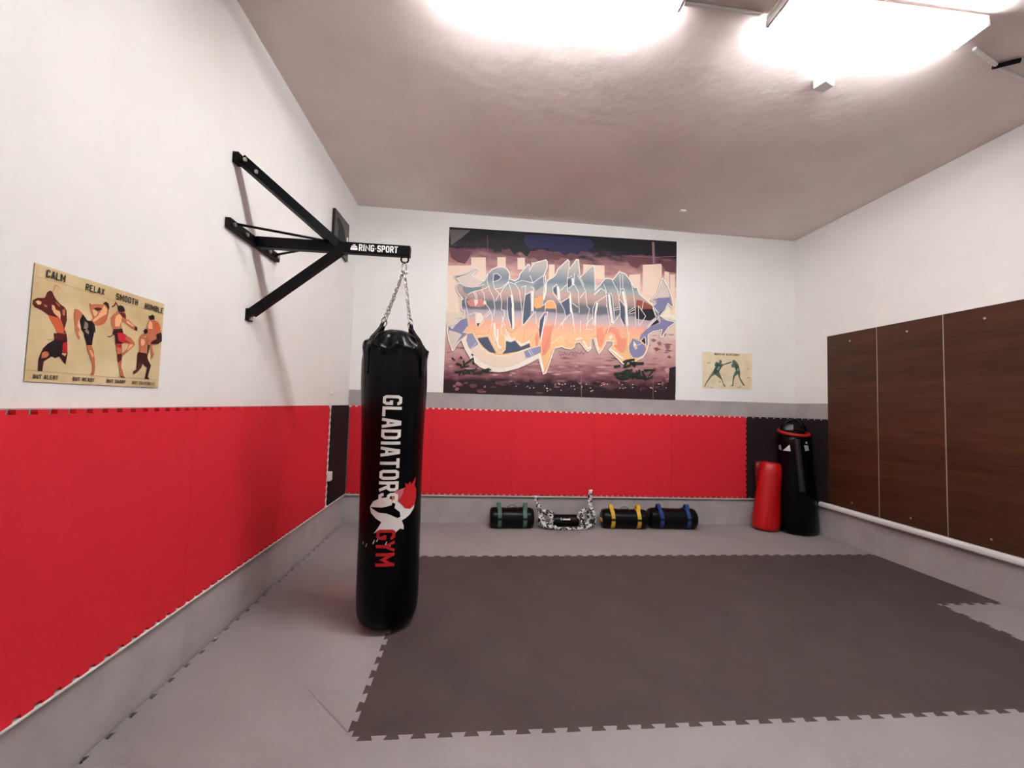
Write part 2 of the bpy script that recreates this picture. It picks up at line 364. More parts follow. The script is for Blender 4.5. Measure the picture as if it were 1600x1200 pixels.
for iy in range(4):
    for ix in range(6):
        x0, x1, y1, y0 = GX[ix], GX[ix+1], GY[iy], GY[iy+1]
        yb = lambda x: (y1 + BY(x) + .045) if iy == 0 else y1
        bot = hedge(ix, iy+1) if iy < 3 else [(x0, y0)]
        right = vedge(ix+1, iy)
        top = hedge(ix, iy); left = vedge(ix, iy)
        loops = [bot, right, rev(top, (x1, yb(x1))), rev(left, (x0, yb(x0)))]
        d = dark(ix, iy)
        mat_tile('floor_mat', loops, FLOORMAP, MT, EVA_DARK if d else EVA_GREY, LBL[(ix, iy)], 'floor mat',
                 'charcoal puzzle mats on the floor' if d else 'light grey puzzle mats on the floor', (x0, y0, -MT))

# wall mats: fmap takes (along, height, out)
TW = .018
LW = lambda a, h, z: (.0015+z, a, h)
BW = lambda a, h, z: (a, BY(a)-.0015-z, h)
RW = lambda a, h, z: (WID-.0015-z, a, h)
def wall_tile(a0, a1, fmap, m, label, group, ls, rs, n=15, ztop=1.322, zbot=.333, right_free=False, tn=None):
    """a0<a1 along the wall; teeth up and (short) down; ls/rs: teeth on the sides (+1 outward, -1 inward notches, 0 straight)"""
    tn = tn or max(1, round((a1-a0)/.0668))
    bot = edge((a0, zbot), (a1, zbot), tn, 1, th=.013, neck=.42, tip=.36)      # scalloped lower edge (notches)
    right = edge((a1, zbot), (a1, ztop), n if rs else 0, -rs, th=.014, neck=.5, tip=.56)
    top = edge((a1, ztop), (a0, ztop), tn, -1, th=.016, neck=.56, tip=.6)
    left = edge((a0, ztop), (a0, zbot), n if ls else 0, -ls, th=.014, neck=.5, tip=.56)
    return mat_tile('wall_mat', [bot, right, top, left], fmap, TW, m, label, 'wall mat', group, fmap(a0, zbot, 0))
ys = [-.654, -1.625, -2.6, -3.573, -4.546]
LL = ['red wall mat on the left wall, farthest back, beside the white gap', 'red wall mat on the left wall, second from the white gap at its far end',
      'red wall mat on the left wall, right below the fighters poster', 'red wall mat on the left wall, nearest the camera at the photo\'s left edge']
for i in range(4):
    wall_tile(ys[i+1]+.0008, ys[i]-.0008, LW, EVA_RED, LL[i], 'red puzzle mats on the left wall', 0, 1 if i == 0 else 0)
wall_tile(-.562, -.03, LW, EVA_WALLDARK, 'narrow black wall mat on the left wall, between the white gap and the corner', None, 1, 0, tn=8)
xs = [.03, .977, 1.943, 2.909, 3.875, 4.835]
BL = ['red wall mat on the back wall, leftmost, beside the left corner', 'red wall mat on the back wall, second from left, right of the hanging bag',
      'red wall mat on the back wall, third from left, above the camouflage rope bag', 'red wall mat on the back wall, fourth from left, above the yellow and blue bags',
      'red wall mat on the back wall, rightmost, beside the black mat']
for i in range(5):
    wall_tile(xs[i]+.0008, xs[i+1]-.0008, BW, EVA_RED, BL[i], 'red puzzle mats on the back wall', 0, 1 if i == 4 else 0)
wall_tile(4.851, WID-.024, BW, EVA_WALLDARK, 'black wall mat on the back wall in the right corner, behind the standing bags', None, 0, 0, tn=7)
wall_tile(-.535, -.066, RW, EVA_WALLDARK, 'black wall mat on the right wall, between the corner and the brown panels', None, 0, 0, tn=5)
# white backing showing between the teeth on the back wall
bm = bmesh.new(); v = [(0.03, 1.318), (4.83, 1.318), (4.83, 1.3385), (0.03, 1.3385)]
poly_prism(bm, v, 0.0002, .0012, lambda x, h, z: (x, BY(x)-z, h)); tag(obj('trim_4', bm, WHITEFOAM), kind='structure')
bm = bmesh.new(); v = [(0.03, .328), (4.83, .328), (4.83, .362), (0.03, .362)]
poly_prism(bm, v, 0.0002, .0012, lambda x, h, z: (x, BY(x)-z, h)); tag(obj('trim_6', bm, WHITEFOAM), kind='structure')
# white gap on the left wall: painted batten with cable and boxes
bm = bmesh.new(); box(bm, (0, -.636, .332), (.008, -.565, 1.36), bevel=.001); tag(obj('trim_5', bm, WHITEPL), kind='structure')
bm = bmesh.new(); box(bm, (.008, -.64, .585), (.05, -.56, .675), bevel=.006)
jb = tag(obj('junction_box', bm, WHITEPL), 'small white junction box in the gap between red and black wall mats', 'junction box')
bm = bmesh.new(); box(bm, (0, -.618, 1.455), (.03, -.588, 1.51), bevel=.004); box(bm, (.03, -.61, 1.458), (.034, -.598, 1.47))
tag(obj('cable_clip', bm, WHITEPL), 'tiny white cable clip on the left wall above the white gap', 'cable clip')

# ------------------------------------------------------------------ brown panels
PY = [-.536, -1.118, -1.704, -2.29]
PL = ['dark brown wood-grain board on the right wall, nearest the corner and the black bag', 'dark brown wood-grain board on the right wall, middle of the three',
      'dark brown wood-grain board on the right wall, nearest the camera, cut by the photo\'s edge']
for i in range(3):
    r = empty('wall_panel', (WID, (PY[i]+PY[i+1])/2, .391)); tag(r, PL[i], 'wall panel', 'brown wood-grain boards on the right wall')
    h = 2.297-.391; ya, yb_ = (PY[i+1]-PY[i])/2 + .005, -(PY[i+1]-PY[i])/2 - .005
    bm = bmesh.new(); box(bm, (-.022, ya, 0), (-.002, yb_, h), bevel=.0015); obj('board', bm, WOOD, r)
    for z in (h-.095, .075):
        bm = bmesh.new(); tube(bm, [(-.022, 0, z), (-.0245, 0, z)], .009, 12); obj('screw', bm, BOLT, r, smooth=False)
for y in (PY[1], PY[2]):   # pale joint strips between the boards
    bm = bmesh.new(); box(bm, (WID-.019, y-.0042, .391), (WID, y+.0042, 2.297))
    tag(obj('joint_strip', bm, mat('pale_joint', (176, 160, 140), .5)), 'thin pale joint strip between the corner and middle brown boards' if y == PY[1] else 'thin pale joint strip between the middle and nearest brown boards', 'joint strip', 'joint strips between brown boards')

# ------------------------------------------------------------------ fluorescent lamps
def lamp(x0, x1, y, label, tm, group='fluorescent battens on the ceiling'):
    z = HC(x1)-.002; r = empty('fluorescent_lamp', ((x0+x1)/2, y, z)); tag(r, label, 'ceiling lamp', group)
    L = (x1-x0)/2
    bm = bmesh.new(); box(bm, (-L, -.078, -.030), (L, .078, -.004), bevel=.006)
    obj('housing', bm, WHITEPL, r)
    for s in (-1, 1):
        bm = bmesh.new(); box(bm, (s*(L-.01)-.009, -.08, -.072), (s*(L-.01)+.009, .08, -.031), bevel=.004); obj('end_cap', bm, WHITEPL, r)
    for s in (-1, 1):
        bm = bmesh.new(); tube(bm, [(-L+.02, s*.062, -.056), (L-.02, s*.062, -.056)], .014, 14); obj('tube', bm, tm, r, smooth=False)
    return r
lamp(1.18, 2.52, -2.87, 'bright twin-tube fluorescent lamp on the ceiling, left one above the banner', TUBEM)
TUBEM2 = TUBEM.copy(); TUBEM2.node_tree.nodes['Principled BSDF'].inputs['Emission Strength'].default_value = TUBE*.76   # dimmed so the right wall gets less light
lamp(3.03, 4.24, -2.87, 'bright twin-tube fluorescent lamp on the ceiling, right one near the right wall', TUBEM2)
def conduit(name, pts, r, label, m=WHITEPL, cat='cable conduit'):
    bm = bmesh.new(); tube(bm, [(x, y, HC(x)-d) for x, y, d in pts], r, 8); tag(obj(name, bm, m), label, cat)
conduit('cable_conduit', [(2.55, -2.79, .012), (3.0, -2.79, .012)], .011, 'thin white cable conduit on the ceiling between the two bright lamps')
conduit('cable_conduit', [(4.40, -2.76, .012), (4.66, -2.68, .012)], .011, 'short white cable conduit at the right end of the right lamp')
conduit('cable_conduit', [(4.70, -2.66, .010), (WID-.01, -2.50, .010)], .009, 'thin pale cable running from the right lamp towards the right wall')
conduit('cable_conduit', [(4.74, -2.72, .010), (5.1, -2.95, .010)], .009, 'thin pale cable running from the cable joint towards the camera')
conduit('cable_joint', [(4.66, -2.665, .014), (4.76, -2.73, .014)], .014, 'small black cable joint on the ceiling beside the right lamp', STEEL, 'cable joint')
bm = bmesh.new(); box(bm, (-.05, -.04, -.06), (.05, .04, 0), bevel=.006)
o = tag(obj('ceiling_box', bm, WHITEPL, loc=(3.73, -2.42, HC(3.73))), 'small white box on the ceiling in front of the right lamp', 'ceiling box'); o.rotation_euler.z = .35
bm = bmesh.new(); box(bm, (-.032, -.02, -.022), (.032, .02, 0), bevel=.004)
tag(obj('ceiling_clip', bm, WHITEPL, loc=(3.73, -.56, HC(3.73))), 'tiny white clip on the ceiling above the banner, near the back wall', 'ceiling clip')

# ------------------------------------------------------------------ printed matter
# outlines of the printed pictures, in each sheet's own units
BANNER=[
("cream","p",0,"272,1645 447,1657 463,1332 288,1321"),
("cream","p",0,"587,1667 691,1674 697,1520 594,1513"),
("cream","p",0,"833,1674 924,1681 930,1535 839,1529"),
("cream","p",0,"2,1529 276,1549 288,1321 2,1303"),
("cream","p",0,"1007,1628 1180,1640 1144,1549 1010,1540"),
("cream","p",0,"1219,1613 1293,1618 1300,1422 1226,1418"),
("cream","p",0,"1650,1642 1920,1640 1924,1461 1654,1484"),
("cream","p",0,"2235,1541 2378,1560 2382,1329 2240,1321"),
("cream","p",0,"2407,1677 2656,1710 2655,1305 2413,1291"),
("cream","p",0,"2689,1611 2751,1615 2755,1270 2692,1267"),
("cream","p",0,"2762,1575 2825,1579 2829,1073 2767,1070"),
("cream","p",0,"2,1303 178,1314 196,977 16,967"),
("cloud","p",0,"21,1704 156,1742 277,1712 253,1643 202,1563 110,1576 34,1628"),
("cloud","p",0,"638,1787 790,1779 870,1687 756,1689 642,1710"),
("cloud","p",0,"923,1808 1020,1766 1135,1804 1253,1753 1331,1769 1391,1733 1334,1670 1256,1684 1122,1626 1062,1677 1023,1688 967,1670"),
("cloud","p",0,"2191,1760 2416,1816 2624,1790 2604,1707 2397,1693 2336,1628 2243,1662"),
("cloud","p",0,"2625,1729 2844,1744 2844,1600 2709,1612"),
("cloud","p",0,"1390,1743 1526,1803 1647,1761 1491,1671"),
("black","p",0,"593,1959 936,1970 1019,1815 947,1692 868,1755 793,1711 733,1784 658,1759 618,1825"),
("navy2","p",0,"917,1955 1129,1978 1721,1967 1802,1913 1724,1837 1685,1794 1615,1809 1587,1757 1488,1780 1430,1736 1330,1788 1272,1765 1212,1819 1116,1793 1057,1818 981,1793 911,1866"),
("black","p",0,"1740,1985 2832,1986 2833,1825 2707,1791 2602,1829 2457,1798 2333,1820 2210,1791 2128,1846 2027,1819 1925,1852 1804,1833"),
("tape_glare","p",0,"6,1971 255,1981 149,1876 26,1780"),  # glare on the taped top-left corner, painted in as a grey patch
("mauve","l",7.1,"2231,1783 2541,1780 2834,1815"),
("mauve","l",31.6,"2538,1978 2552,1703"),
("streak2","p",0,"276,355 310,359 345,356 311,350"),
("streak2","p",0,"764,239 791,246 819,239 792,229"),
("streak","p",0,"451,425 490,434 530,425 491,410"),
("streak","p",0,"2150,418 2191,424 2232,419 2191,410"),
("streak","p",0,"2609,390 2708,398 2808,395 2708,383"),
("streak","p",0,"1017,413 1060,419 1104,415 1061,406"),
("streak2","p",0,"34,322 78,330 123,322 79,310"),
("streak2","p",0,"1343,361 1400,369 1458,362 1401,350"),
("streak2","p",0,"610,396 695,403 781,401 695,393"),
("streak","p",0,"736,340 796,346 856,342 796,332"),
("streak2","p",0,"1083,426 1157,433 1232,430 1158,420"),
("streak","p",0,"1562,345 1603,351 1643,346 1603,337"),
("streak","p",0,"724,436 793,446 862,438 794,423"),
("streak2","p",0,"468,347 493,355 520,346 494,335"),
("streak","p",0,"2605,485 2632,491 2659,486 2632,477"),
("streak","p",0,"1078,402 1177,412 1277,407 1177,393"),
("streak","p",0,"503,352 536,358 570,352 537,343"),
("streak2","p",0,"20,666 46,671 72,667 46,660"),
("streak","p",0,"1517,262 1577,268 1638,265 1578,256"),
("streak","p",0,"147,821 226,831 305,826 226,813"),
("streak","p",0,"1446,353 1496,358 1546,355 1496,348"),
("streak","p",0,"2709,812 2792,820 2844,817 2792,807"),
("streak2","p",0,"1076,463 1133,470 1191,466 1133,457"),
("streak","p",0,"1316,372 1342,377 1369,372 1342,364"),
("streak2","p",0,"2070,412 2117,418 2164,413 2117,404"),
("streak","p",0,"2693,612 2753,623 2815,613 2754,598"),
("streak2","p",0,"1917,364 1945,370 1973,364 1945,355"),
("streak","p",0,"2360,310 2464,318 2569,315 2464,303"),
("streak","p",0,"2431,670 2484,677 2537,672 2484,661"),
("streak2","p",0,"1826,514 1873,524 1920,515 1873,500"),
("streak","p",0,"2632,969 2742,981 2844,977 2742,960"),
("streak","p",0,"1648,318 1694,327 1741,318 1694,304"),
("streak2","p",0,"1221,468 1282,476 1345,471 1283,461"),
("streak2","p",0,"2,742 93,749 186,750 93,741"),
("streak","p",0,"2178,331 2277,340 2377,335 2278,322"),
("streak","p",0,"1617,305 1687,314 1758,306 1688,293"),
("streak","p",0,"201,600 277,607 353,605 278,596"),
("streak","p",0,"1615,358 1650,365 1686,359 1651,350"),
("streak","p",0,"781,303 831,308 882,305 832,298"),
("streak2","p",0,"545,235 598,244 651,236 599,223"),
("streak2","p",0,"307,306 398,315 489,310 398,298"),
("streak","p",0,"1899,400 1976,411 2054,402 1977,386"),
("streak","p",0,"2252,417 2345,424 2438,422 2345,412"),
("streak","p",0,"395,337 444,344 493,338 445,327"),
("streak2","p",0,"25,409 70,416 117,410 71,399"),
("streak2","p",0,"1594,413 1661,421 1729,415 1662,404"),
("streak","p",0,"937,347 1021,359 1106,350 1022,334"),
("streak2","p",0,"119,897 211,907 304,904 212,890"),
("streak2","p",0,"1504,412 1605,422 1707,417 1606,404"),
("streak","p",0,"1161,443 1247,451 1333,447 1247,436"),
("streak2","p",0,"1142,337 1219,346 1298,340 1220,327"),
("streak","p",0,"979,311 1048,318 1117,314 1048,304"),
("streak2","p",0,"212,299 283,309 356,300 285,286"),
("streak","p",0,"852,478 899,483 946,480 899,474"),
("streak","p",0,"2019,486 2074,496 2129,487 2074,473"),
("streak","p",0,"1549,376 1620,387 1692,378 1620,362"),
("streak","p",0,"1267,278 1308,287 1350,278 1309,265"),
("streak2","p",0,"2508,795 2569,805 2630,798 2569,785"),
("streak","p",0,"808,442 850,449 891,444 850,435"),
("streak2","p",0,"1193,295 1257,305 1322,296 1258,280"),
("streak","p",0,"1078,469 1116,476 1155,469 1117,458"),
("streak","p",0,"2222,420 2280,425 2338,423 2280,416"),
("streak","p",0,"2639,974 2752,988 2844,981 2752,962"),
("streak","p",0,"2462,436 2553,445 2644,440 2553,428"),
("streak","p",0,"2413,340 2505,346 2598,344 2505,335"),
("streak","p",0,"348,434 401,442 454,436 401,424"),
("streak","p",0,"2601,622 2650,629 2698,623 2650,611"),
("streak2","p",0,"538,400 634,406 732,405 635,397"),
("streak","p",0,"2694,981 2745,992 2797,983 2746,967"),
("streak","p",0,"394,354 427,362 460,354 427,342"),
("streak","p",0,"1852,334 1923,342 1994,336 1923,325"),
("streak2","p",0,"782,347 835,353 888,349 835,342"),
("streak","p",0,"1420,415 1476,421 1533,418 1476,410"),
("streak","p",0,"71,606 160,612 250,612 160,604"),
("streak","p",0,"311,309 335,314 359,309 335,302"),
("streak","p",0,"1918,460 2012,472 2107,463 2013,446"),
("streak","p",0,"1823,362 1906,370 1989,366 1906,355"),
("streak2","p",0,"1557,378 1590,386 1623,378 1590,367"),
("streak","p",0,"1724,290 1797,296 1872,294 1798,287"),
("streak2","p",0,"1537,306 1609,316 1682,308 1610,294"),
("streak","p",0,"893,278 987,289 1081,281 988,266"),
("streak2","p",0,"1862,513 1937,522 2012,516 1937,504"),
("streak","p",0,"470,277 496,283 522,276 497,266"),
("streak","p",0,"109,412 183,419 257,415 184,405"),
("streak","p",0,"1860,336 1894,345 1929,335 1895,320"),
("streak","p",0,"196,328 236,334 276,329 237,321"),
("streak","p",0,"2645,374 2672,382 2698,373 2672,361"),
("streak2","p",0,"2406,347 2501,354 2597,351 2501,340"),
("streak","p",0,"1056,432 1119,437 1182,435 1119,428"),
("streak","p",0,"784,332 862,342 940,334 863,320"),
("streak2","p",0,"841,444 881,451 921,444 881,434"),
("streak","p",0,"727,283 809,290 892,286 809,275"),
("streak2","p",0,"1079,297 1163,304 1247,301 1163,292"),
("streak","p",0,"79,546 122,552 164,548 122,539"),
("streak","p",0,"2029,487 2137,495 2246,493 2137,483"),
("streak","p",0,"2531,507 2578,513 2626,509 2578,501"),
("streak","p",0,"303,368 360,378 418,368 361,353"),
("streak","p",0,"1368,461 1457,469 1547,465 1458,455"),
("streak","p",0,"402,282 475,292 550,283 476,268"),
("streak2","p",0,"2023,456 2115,466 2208,460 2116,446"),
("streak2","p",0,"850,390 950,399 1052,394 951,381"),
("streak","p",0,"434,236 515,242 596,240 515,233"),
("streak2","p",0,"1826,304 1932,311 2039,310 1932,301"),
("streak","p",0,"1777,477 1872,484 1967,483 1872,474"),
("streak2","p",0,"1030,385 1101,393 1173,388 1102,376"),
("streak","p",0,"1992,312 2080,318 2169,317 2081,309"),
("streak","p",0,"777,379 868,390 960,382 869,366"),
("streak2","p",0,"957,308 1055,315 1154,313 1056,304"),
("streak","p",0,"1410,479 1443,485 1477,480 1444,471"),
("streak2","p",0,"2543,486 2611,492 2680,490 2611,482"),
("streak","p",0,"2154,422 2193,432 2232,422 2193,407"),
("streak","p",0,"934,366 968,370 1002,367 968,361"),
("streak","p",0,"552,424 600,432 649,425 601,414"),
("streak","p",0,"1272,326 1374,335 1477,331 1375,318"),
("streak","p",0,"633,346 681,350 731,348 682,342"),
("streak","p",0,"1153,294 1187,298 1222,295 1188,289"),
("streak","p",0,"616,290 680,297 746,292 681,282"),
("streak2","p",0,"1801,374 1905,385 2010,377 1906,361"),
("streak","p",0,"2619,586 2647,591 2676,587 2647,580"),
("streak","p",0,"519,323 578,328 638,326 579,318"),
("streak","p",0,"2685,589 2723,598 2761,590 2723,577"),
("streak","p",0,"1425,371 1477,381 1529,371 1477,356"),
("streak2","p",0,"2108,320 2184,329 2260,323 2184,311"),
("streak2","p",0,"778,264 823,271 869,264 824,252"),
("streak","p",0,"2016,492 2052,502 2089,491 2053,477"),
("streak2","p",0,"1402,290 1495,296 1588,295 1495,286"),
("streak","p",0,"2149,510 2241,517 2333,516 2241,508"),
("streak","p",0,"2593,405 2689,412 2786,410 2689,400"),
("streak2","p",0,"2719,353 2745,357 2772,354 2745,348"),
("streak","p",0,"1384,468 1451,476 1518,471 1451,461"),
("streak2","p",0,"1349,357 1429,363 1509,361 1429,353"),
("streak","p",0,"2411,314 2519,323 2627,319 2519,306"),
("streak","p",0,"728,328 760,335 792,327 761,316"),
("streak","p",0,"20,482 45,488 71,483 46,475"),
("streak","p",0,"797,381 880,389 963,384 880,372"),
("streak","p",0,"2677,690 2742,702 2808,692 2743,675"),
("streak2","p",0,"71,499 136,510 201,501 137,485"),
("streak2","p",0,"1826,300 1910,311 1996,302 1911,286"),
("streak2","p",0,"431,265 466,274 502,264 467,250"),
("streak","p",0,"1407,463 1482,470 1556,466 1482,457"),
("streak","p",0,"238,789 279,799 320,790 280,776"),
("streak","p",0,"465,340 495,350 526,339 496,325"),
("streak","p",0,"121,541 215,553 311,546 217,530"),
("streak","p",0,"583,399 681,407 780,404 682,392"),
("streak2","p",0,"2571,558 2634,567 2697,561 2634,549"),
("streak","p",0,"258,363 284,367 311,364 285,358"),
("streak2","p",0,"1973,376 2079,385 2186,382 2079,370"),
("streak2","p",0,"354,307 403,312 453,309 403,302"),
("streak2","p",0,"1296,268 1354,277 1414,269 1355,256"),
("streak","p",0,"1182,357 1266,363 1351,361 1267,353"),
("cloud","p",0,"404,100 387,84 356,76 333,80 301,94 310,109 343,119 378,116 396,106"),
("cloud","p",0,"386,88 373,72 350,68 322,72 314,83 319,99 337,104 361,107 383,92"),
("rock","p",0,"1014,147 1004,134 971,127 936,134 924,142 925,156 956,162 985,161 1000,151"),
("rock","p",0,"2352,153 2345,143 2320,138 2290,141 2266,149 2290,159 2306,166 2339,167 2361,157"),
("rock","p",0,"72,131 70,124 44,120 13,123 12,129 12,134 28,139 65,141 79,134"),
("streak","p",0,"190,52 175,40 163,30 142,34 136,47 142,59 153,72 176,69 184,59"),
("rock","p",0,"691,79 690,76 672,71 658,73 641,77 648,82 664,85 681,84 696,81"),
("streak","p",0,"2256,221 2239,210 2220,206 2198,206 2181,216 2194,228 2207,239 2236,238 2260,227"),
("rock","p",0,"2695,211 2701,203 2663,201 2635,201 2611,207 2620,216 2647,223 2688,224 2706,215"),
("streak","p",0,"1962,176 1955,160 1931,149 1913,159 1906,171 1896,188 1921,191 1942,192 1960,181"),
("rock","p",0,"832,141 827,126 813,119 797,126 785,137 781,147 805,160 824,155 836,146"),
("rock","p",0,"1079,171 1072,155 1045,143 1027,149 1017,165 1015,184 1036,194 1061,184 1076,176"),
("cloud","p",0,"2743,240 2719,231 2705,221 2679,226 2663,235 2670,247 2696,255 2720,255 2727,242"),
("cloud","p",0,"704,139 703,130 685,123 666,127 654,135 662,147 676,154 699,154 707,143"),
("cloud","p",0,"2418,120 2413,109 2403,99 2392,102 2389,116 2389,126 2398,136 2409,138 2413,124"),
("rock","p",0,"1673,50 1661,40 1624,32 1579,35 1559,44 1582,57 1611,58 1648,58 1665,53"),
("cloud","p",0,"902,134 886,127 859,126 828,127 801,130 819,137 848,142 875,142 905,137"),
("rock","p",0,"1286,70 1288,54 1255,51 1224,55 1198,65 1214,79 1242,86 1270,87 1298,77"),
("streak","p",0,"157,85 145,77 133,69 114,76 113,82 106,89 125,100 139,97 150,89"),
("streak","p",0,"1290,79 1289,72 1277,67 1266,71 1264,77 1265,84 1271,92 1285,91 1290,83"),
("rock","p",0,"1153,113 1144,98 1121,93 1098,92 1085,108 1091,126 1110,131 1133,134 1156,118"),
("rock","p",0,"1581,112 1577,96 1565,86 1553,99 1542,108 1545,125 1559,126 1569,132 1576,116"),
("cloud","p",0,"1207,39 1176,28 1150,20 1115,23 1104,34 1094,43 1133,49 1171,53 1188,42"),
("rock","p",0,"1345,70 1347,55 1331,47 1317,51 1309,66 1308,80 1323,94 1343,84 1349,75"),
("rock","p",0,"355,46 348,41 329,38 314,38 311,44 311,50 322,52 342,51 354,48"),
("cloud","p",0,"741,120 730,112 707,109 671,112 667,116 671,124 695,130 728,128 755,122"),
("cloud","p",0,"240,105 221,86 204,83 182,84 164,100 175,114 191,127 218,118 230,110"),
("cloud","p",0,"290,126 284,116 271,112 249,116 234,122 241,131 261,136 284,140 288,130"),
("streak","p",0,"2699,202 2691,191 2677,174 2664,182 2655,199 2663,212 2670,221 2686,223 2698,208"),
("rock","p",0,"2674,150 2670,142 2654,136 2639,135 2638,148 2641,156 2648,161 2664,164 2666,154"),
("streak","p",0,"206,113 204,97 178,88 150,94 139,108 146,126 165,137 191,130 202,118"),
("rock","p",0,"2198,115 2196,107 2184,98 2172,103 2168,113 2167,121 2178,131 2193,128 2199,121"),
("rock","p",0,"2398,144 2396,127 2386,123 2373,129 2361,140 2365,152 2381,160 2392,166 2398,150"),
("rock","p",0,"840,138 831,133 821,130 808,133 794,136 799,141 814,144 830,146 838,140"),
("streak","p",0,"1348,140 1345,124 1337,123 1327,128 1323,136 1324,150 1333,156 1343,158 1349,146"),
("rock","p",0,"2219,193 2193,177 2161,178 2115,174 2089,186 2103,197 2147,212 2181,203 2227,197"),
("rock","p",0,"877,122 866,111 852,108 830,108 828,118 823,131 844,137 861,132 880,127"),
("rock","p",0,"2151,81 2141,74 2131,69 2117,68 2114,79 2114,86 2125,93 2138,93 2148,85"),
("cloud","p",0,"1142,182 1144,174 1130,169 1115,172 1115,180 1117,193 1125,194 1139,199 1140,188"),
("rock","p",0,"251,40 239,26 216,23 198,22 185,36 187,49 206,55 224,54 242,45"),
("cloud","p",0,"1488,179 1467,172 1451,167 1430,169 1422,175 1420,184 1440,188 1460,187 1481,182"),
("streak","p",0,"511,29 488,16 455,17 422,17 401,23 410,36 439,51 468,42 506,34"),
("rock","p",0,"1394,52 1396,41 1371,38 1345,32 1330,48 1335,59 1360,73 1388,69 1392,58"),
("cloud","p",0,"762,154 750,145 729,139 695,143 682,150 687,158 719,164 753,165 757,157"),
("streak","p",0,"823,168 823,162 799,152 776,156 771,165 775,171 789,176 816,177 821,171"),
("rock","p",0,"1334,61 1322,51 1303,51 1287,53 1272,58 1274,68 1294,75 1315,70 1337,65"),
("rock","p",0,"778,75 777,70 763,65 744,68 735,73 740,79 755,81 774,80 777,77"),
("streak","p",0,"1016,96 1014,92 999,89 981,91 975,94 978,99 992,104 1006,104 1022,98"),
("cloud","p",0,"1367,185 1360,178 1332,174 1291,172 1287,180 1287,188 1316,193 1349,197 1378,190"),
("streak","p",0,"504,89 498,76 491,75 480,70 472,85 479,99 485,105 498,103 500,94"),
("rock","p",0,"1019,90 1012,71 999,73 985,72 981,87 984,104 992,111 1006,107 1016,97"),
("cloud","p",0,"622,88 616,83 595,81 566,80 547,85 565,91 580,97 614,96 636,91"),
("cloud","p",0,"1651,184 1646,168 1635,168 1614,166 1606,181 1608,196 1627,198 1646,198 1659,190"),
("rock","p",0,"1084,60 1079,49 1070,48 1060,47 1052,58 1057,64 1065,73 1074,71 1081,64"),
("cloud","p",0,"666,138 664,128 642,117 622,122 611,133 613,146 633,155 653,150 671,142"),
("streak","p",0,"2141,191 2133,176 2126,172 2115,177 2111,187 2111,203 2122,212 2130,205 2139,197"),
("streak","p",0,"1400,115 1386,108 1368,107 1343,104 1317,111 1325,120 1355,122 1383,121 1402,117"),
("cloud","p",0,"477,46 482,33 440,28 414,34 377,41 408,55 428,57 468,61 470,49"),
("streak","p",0,"1448,189 1434,178 1409,179 1364,178 1350,184 1367,196 1393,199 1438,201 1467,193"),
("cloud","p",0,"1896,193 1882,182 1868,181 1851,181 1838,189 1840,197 1862,208 1880,207 1896,198"),
("cream","p",0,"2578,103 2592,109 2596,100 2582,96"),
("cream","p",0,"2518,144 2532,150 2536,141 2522,136"),
("cream","p",0,"1233,93 1246,99 1250,90 1237,86"),
("cream","p",0,"1234,64 1247,69 1251,60 1238,56"),
("cream","p",0,"1224,98 1237,104 1241,95 1228,91"),
("cream","p",0,"1970,169 1984,175 1988,165 1974,161"),
("cream","p",0,"2195,135 2209,141 2213,132 2199,128"),
("cream","p",0,"2128,127 2142,133 2146,123 2132,119"),
("cream","p",0,"2290,177 2304,183 2308,173 2294,169"),
("cream","p",0,"1228,88 1241,94 1245,85 1232,81"),
("cream","p",0,"992,110 1004,116 1008,107 996,103"),
("cream","p",0,"2155,170 2168,176 2173,166 2159,162"),
("cream","p",0,"1567,95 1580,101 1584,92 1571,88"),
("cream","p",0,"1199,125 1212,131 1216,122 1203,118"),
("cream","p",0,"1781,85 1795,91 1799,82 1785,78"),
("cream","p",0,"1790,85 1803,91 1808,82 1794,78"),
("cream","p",0,"1708,160 1721,166 1726,157 1712,153"),
("cream","p",0,"2515,148 2529,154 2534,145 2519,141"),
("cream","p",0,"1066,95 1079,101 1083,92 1070,88"),
("cream","p",0,"1631,169 1644,175 1648,166 1635,162"),
("cream","p",0,"1379,149 1392,155 1396,146 1383,142"),
("cream","p",0,"1556,134 1569,140 1573,131 1560,127"),
("cream","p",0,"2617,193 2631,199 2635,189 2621,185"),
("cream","p",0,"1368,159 1381,165 1385,156 1372,152"),
("cream","p",0,"1524,130 1537,136 1541,127 1528,123"),
("cream","p",0,"1413,144 1426,150 1431,141 1417,137"),
("cream","p",0,"1401,77 1414,83 1418,74 1405,70"),
("cream","p",0,"2533,139 2547,145 2551,136 2537,132"),
("cream","p",0,"1893,151 1907,157 1911,148 1897,144"),
("cream","p",0,"2628,196 2642,202 2646,192 2632,188"),
("cream","p",0,"1761,118 1774,124 1779,115 1765,111"),
("cream","p",0,"1768,77 1782,83 1786,73 1773,69"),
("cream","p",0,"1930,166 1944,172 1948,163 1934,158"),
("cream","p",0,"1020,91 1033,97 1037,88 1024,84"),
("cream","p",0,"853,108 866,114 870,105 857,101"),
("cream","p",0,"2288,139 2302,145 2306,136 2292,132"),
("cream","p",0,"2714,150 2728,157 2732,147 2718,143"),
("cream","p",0,"1448,155 1462,161 1466,152 1453,148"),
("cream","p",0,"1656,127 1669,133 1674,123 1660,119"),
("cream","p",0,"2167,123 2181,129 2185,120 2171,116"),
("rust","p",0,"2730,538 2759,553 2789,535 2760,512"),
("streak2","p",0,"2711,255 2741,274 2771,250 2741,222"),
("streak","p",0,"2518,738 2557,754 2597,735 2558,710"),
("streak2","p",0,"2633,608 2665,634 2698,600 2666,558"),
("rust","p",0,"2676,823 2697,843 2718,817 2697,785"),
("rust","p",0,"2529,284 2554,304 2578,278 2554,246"),
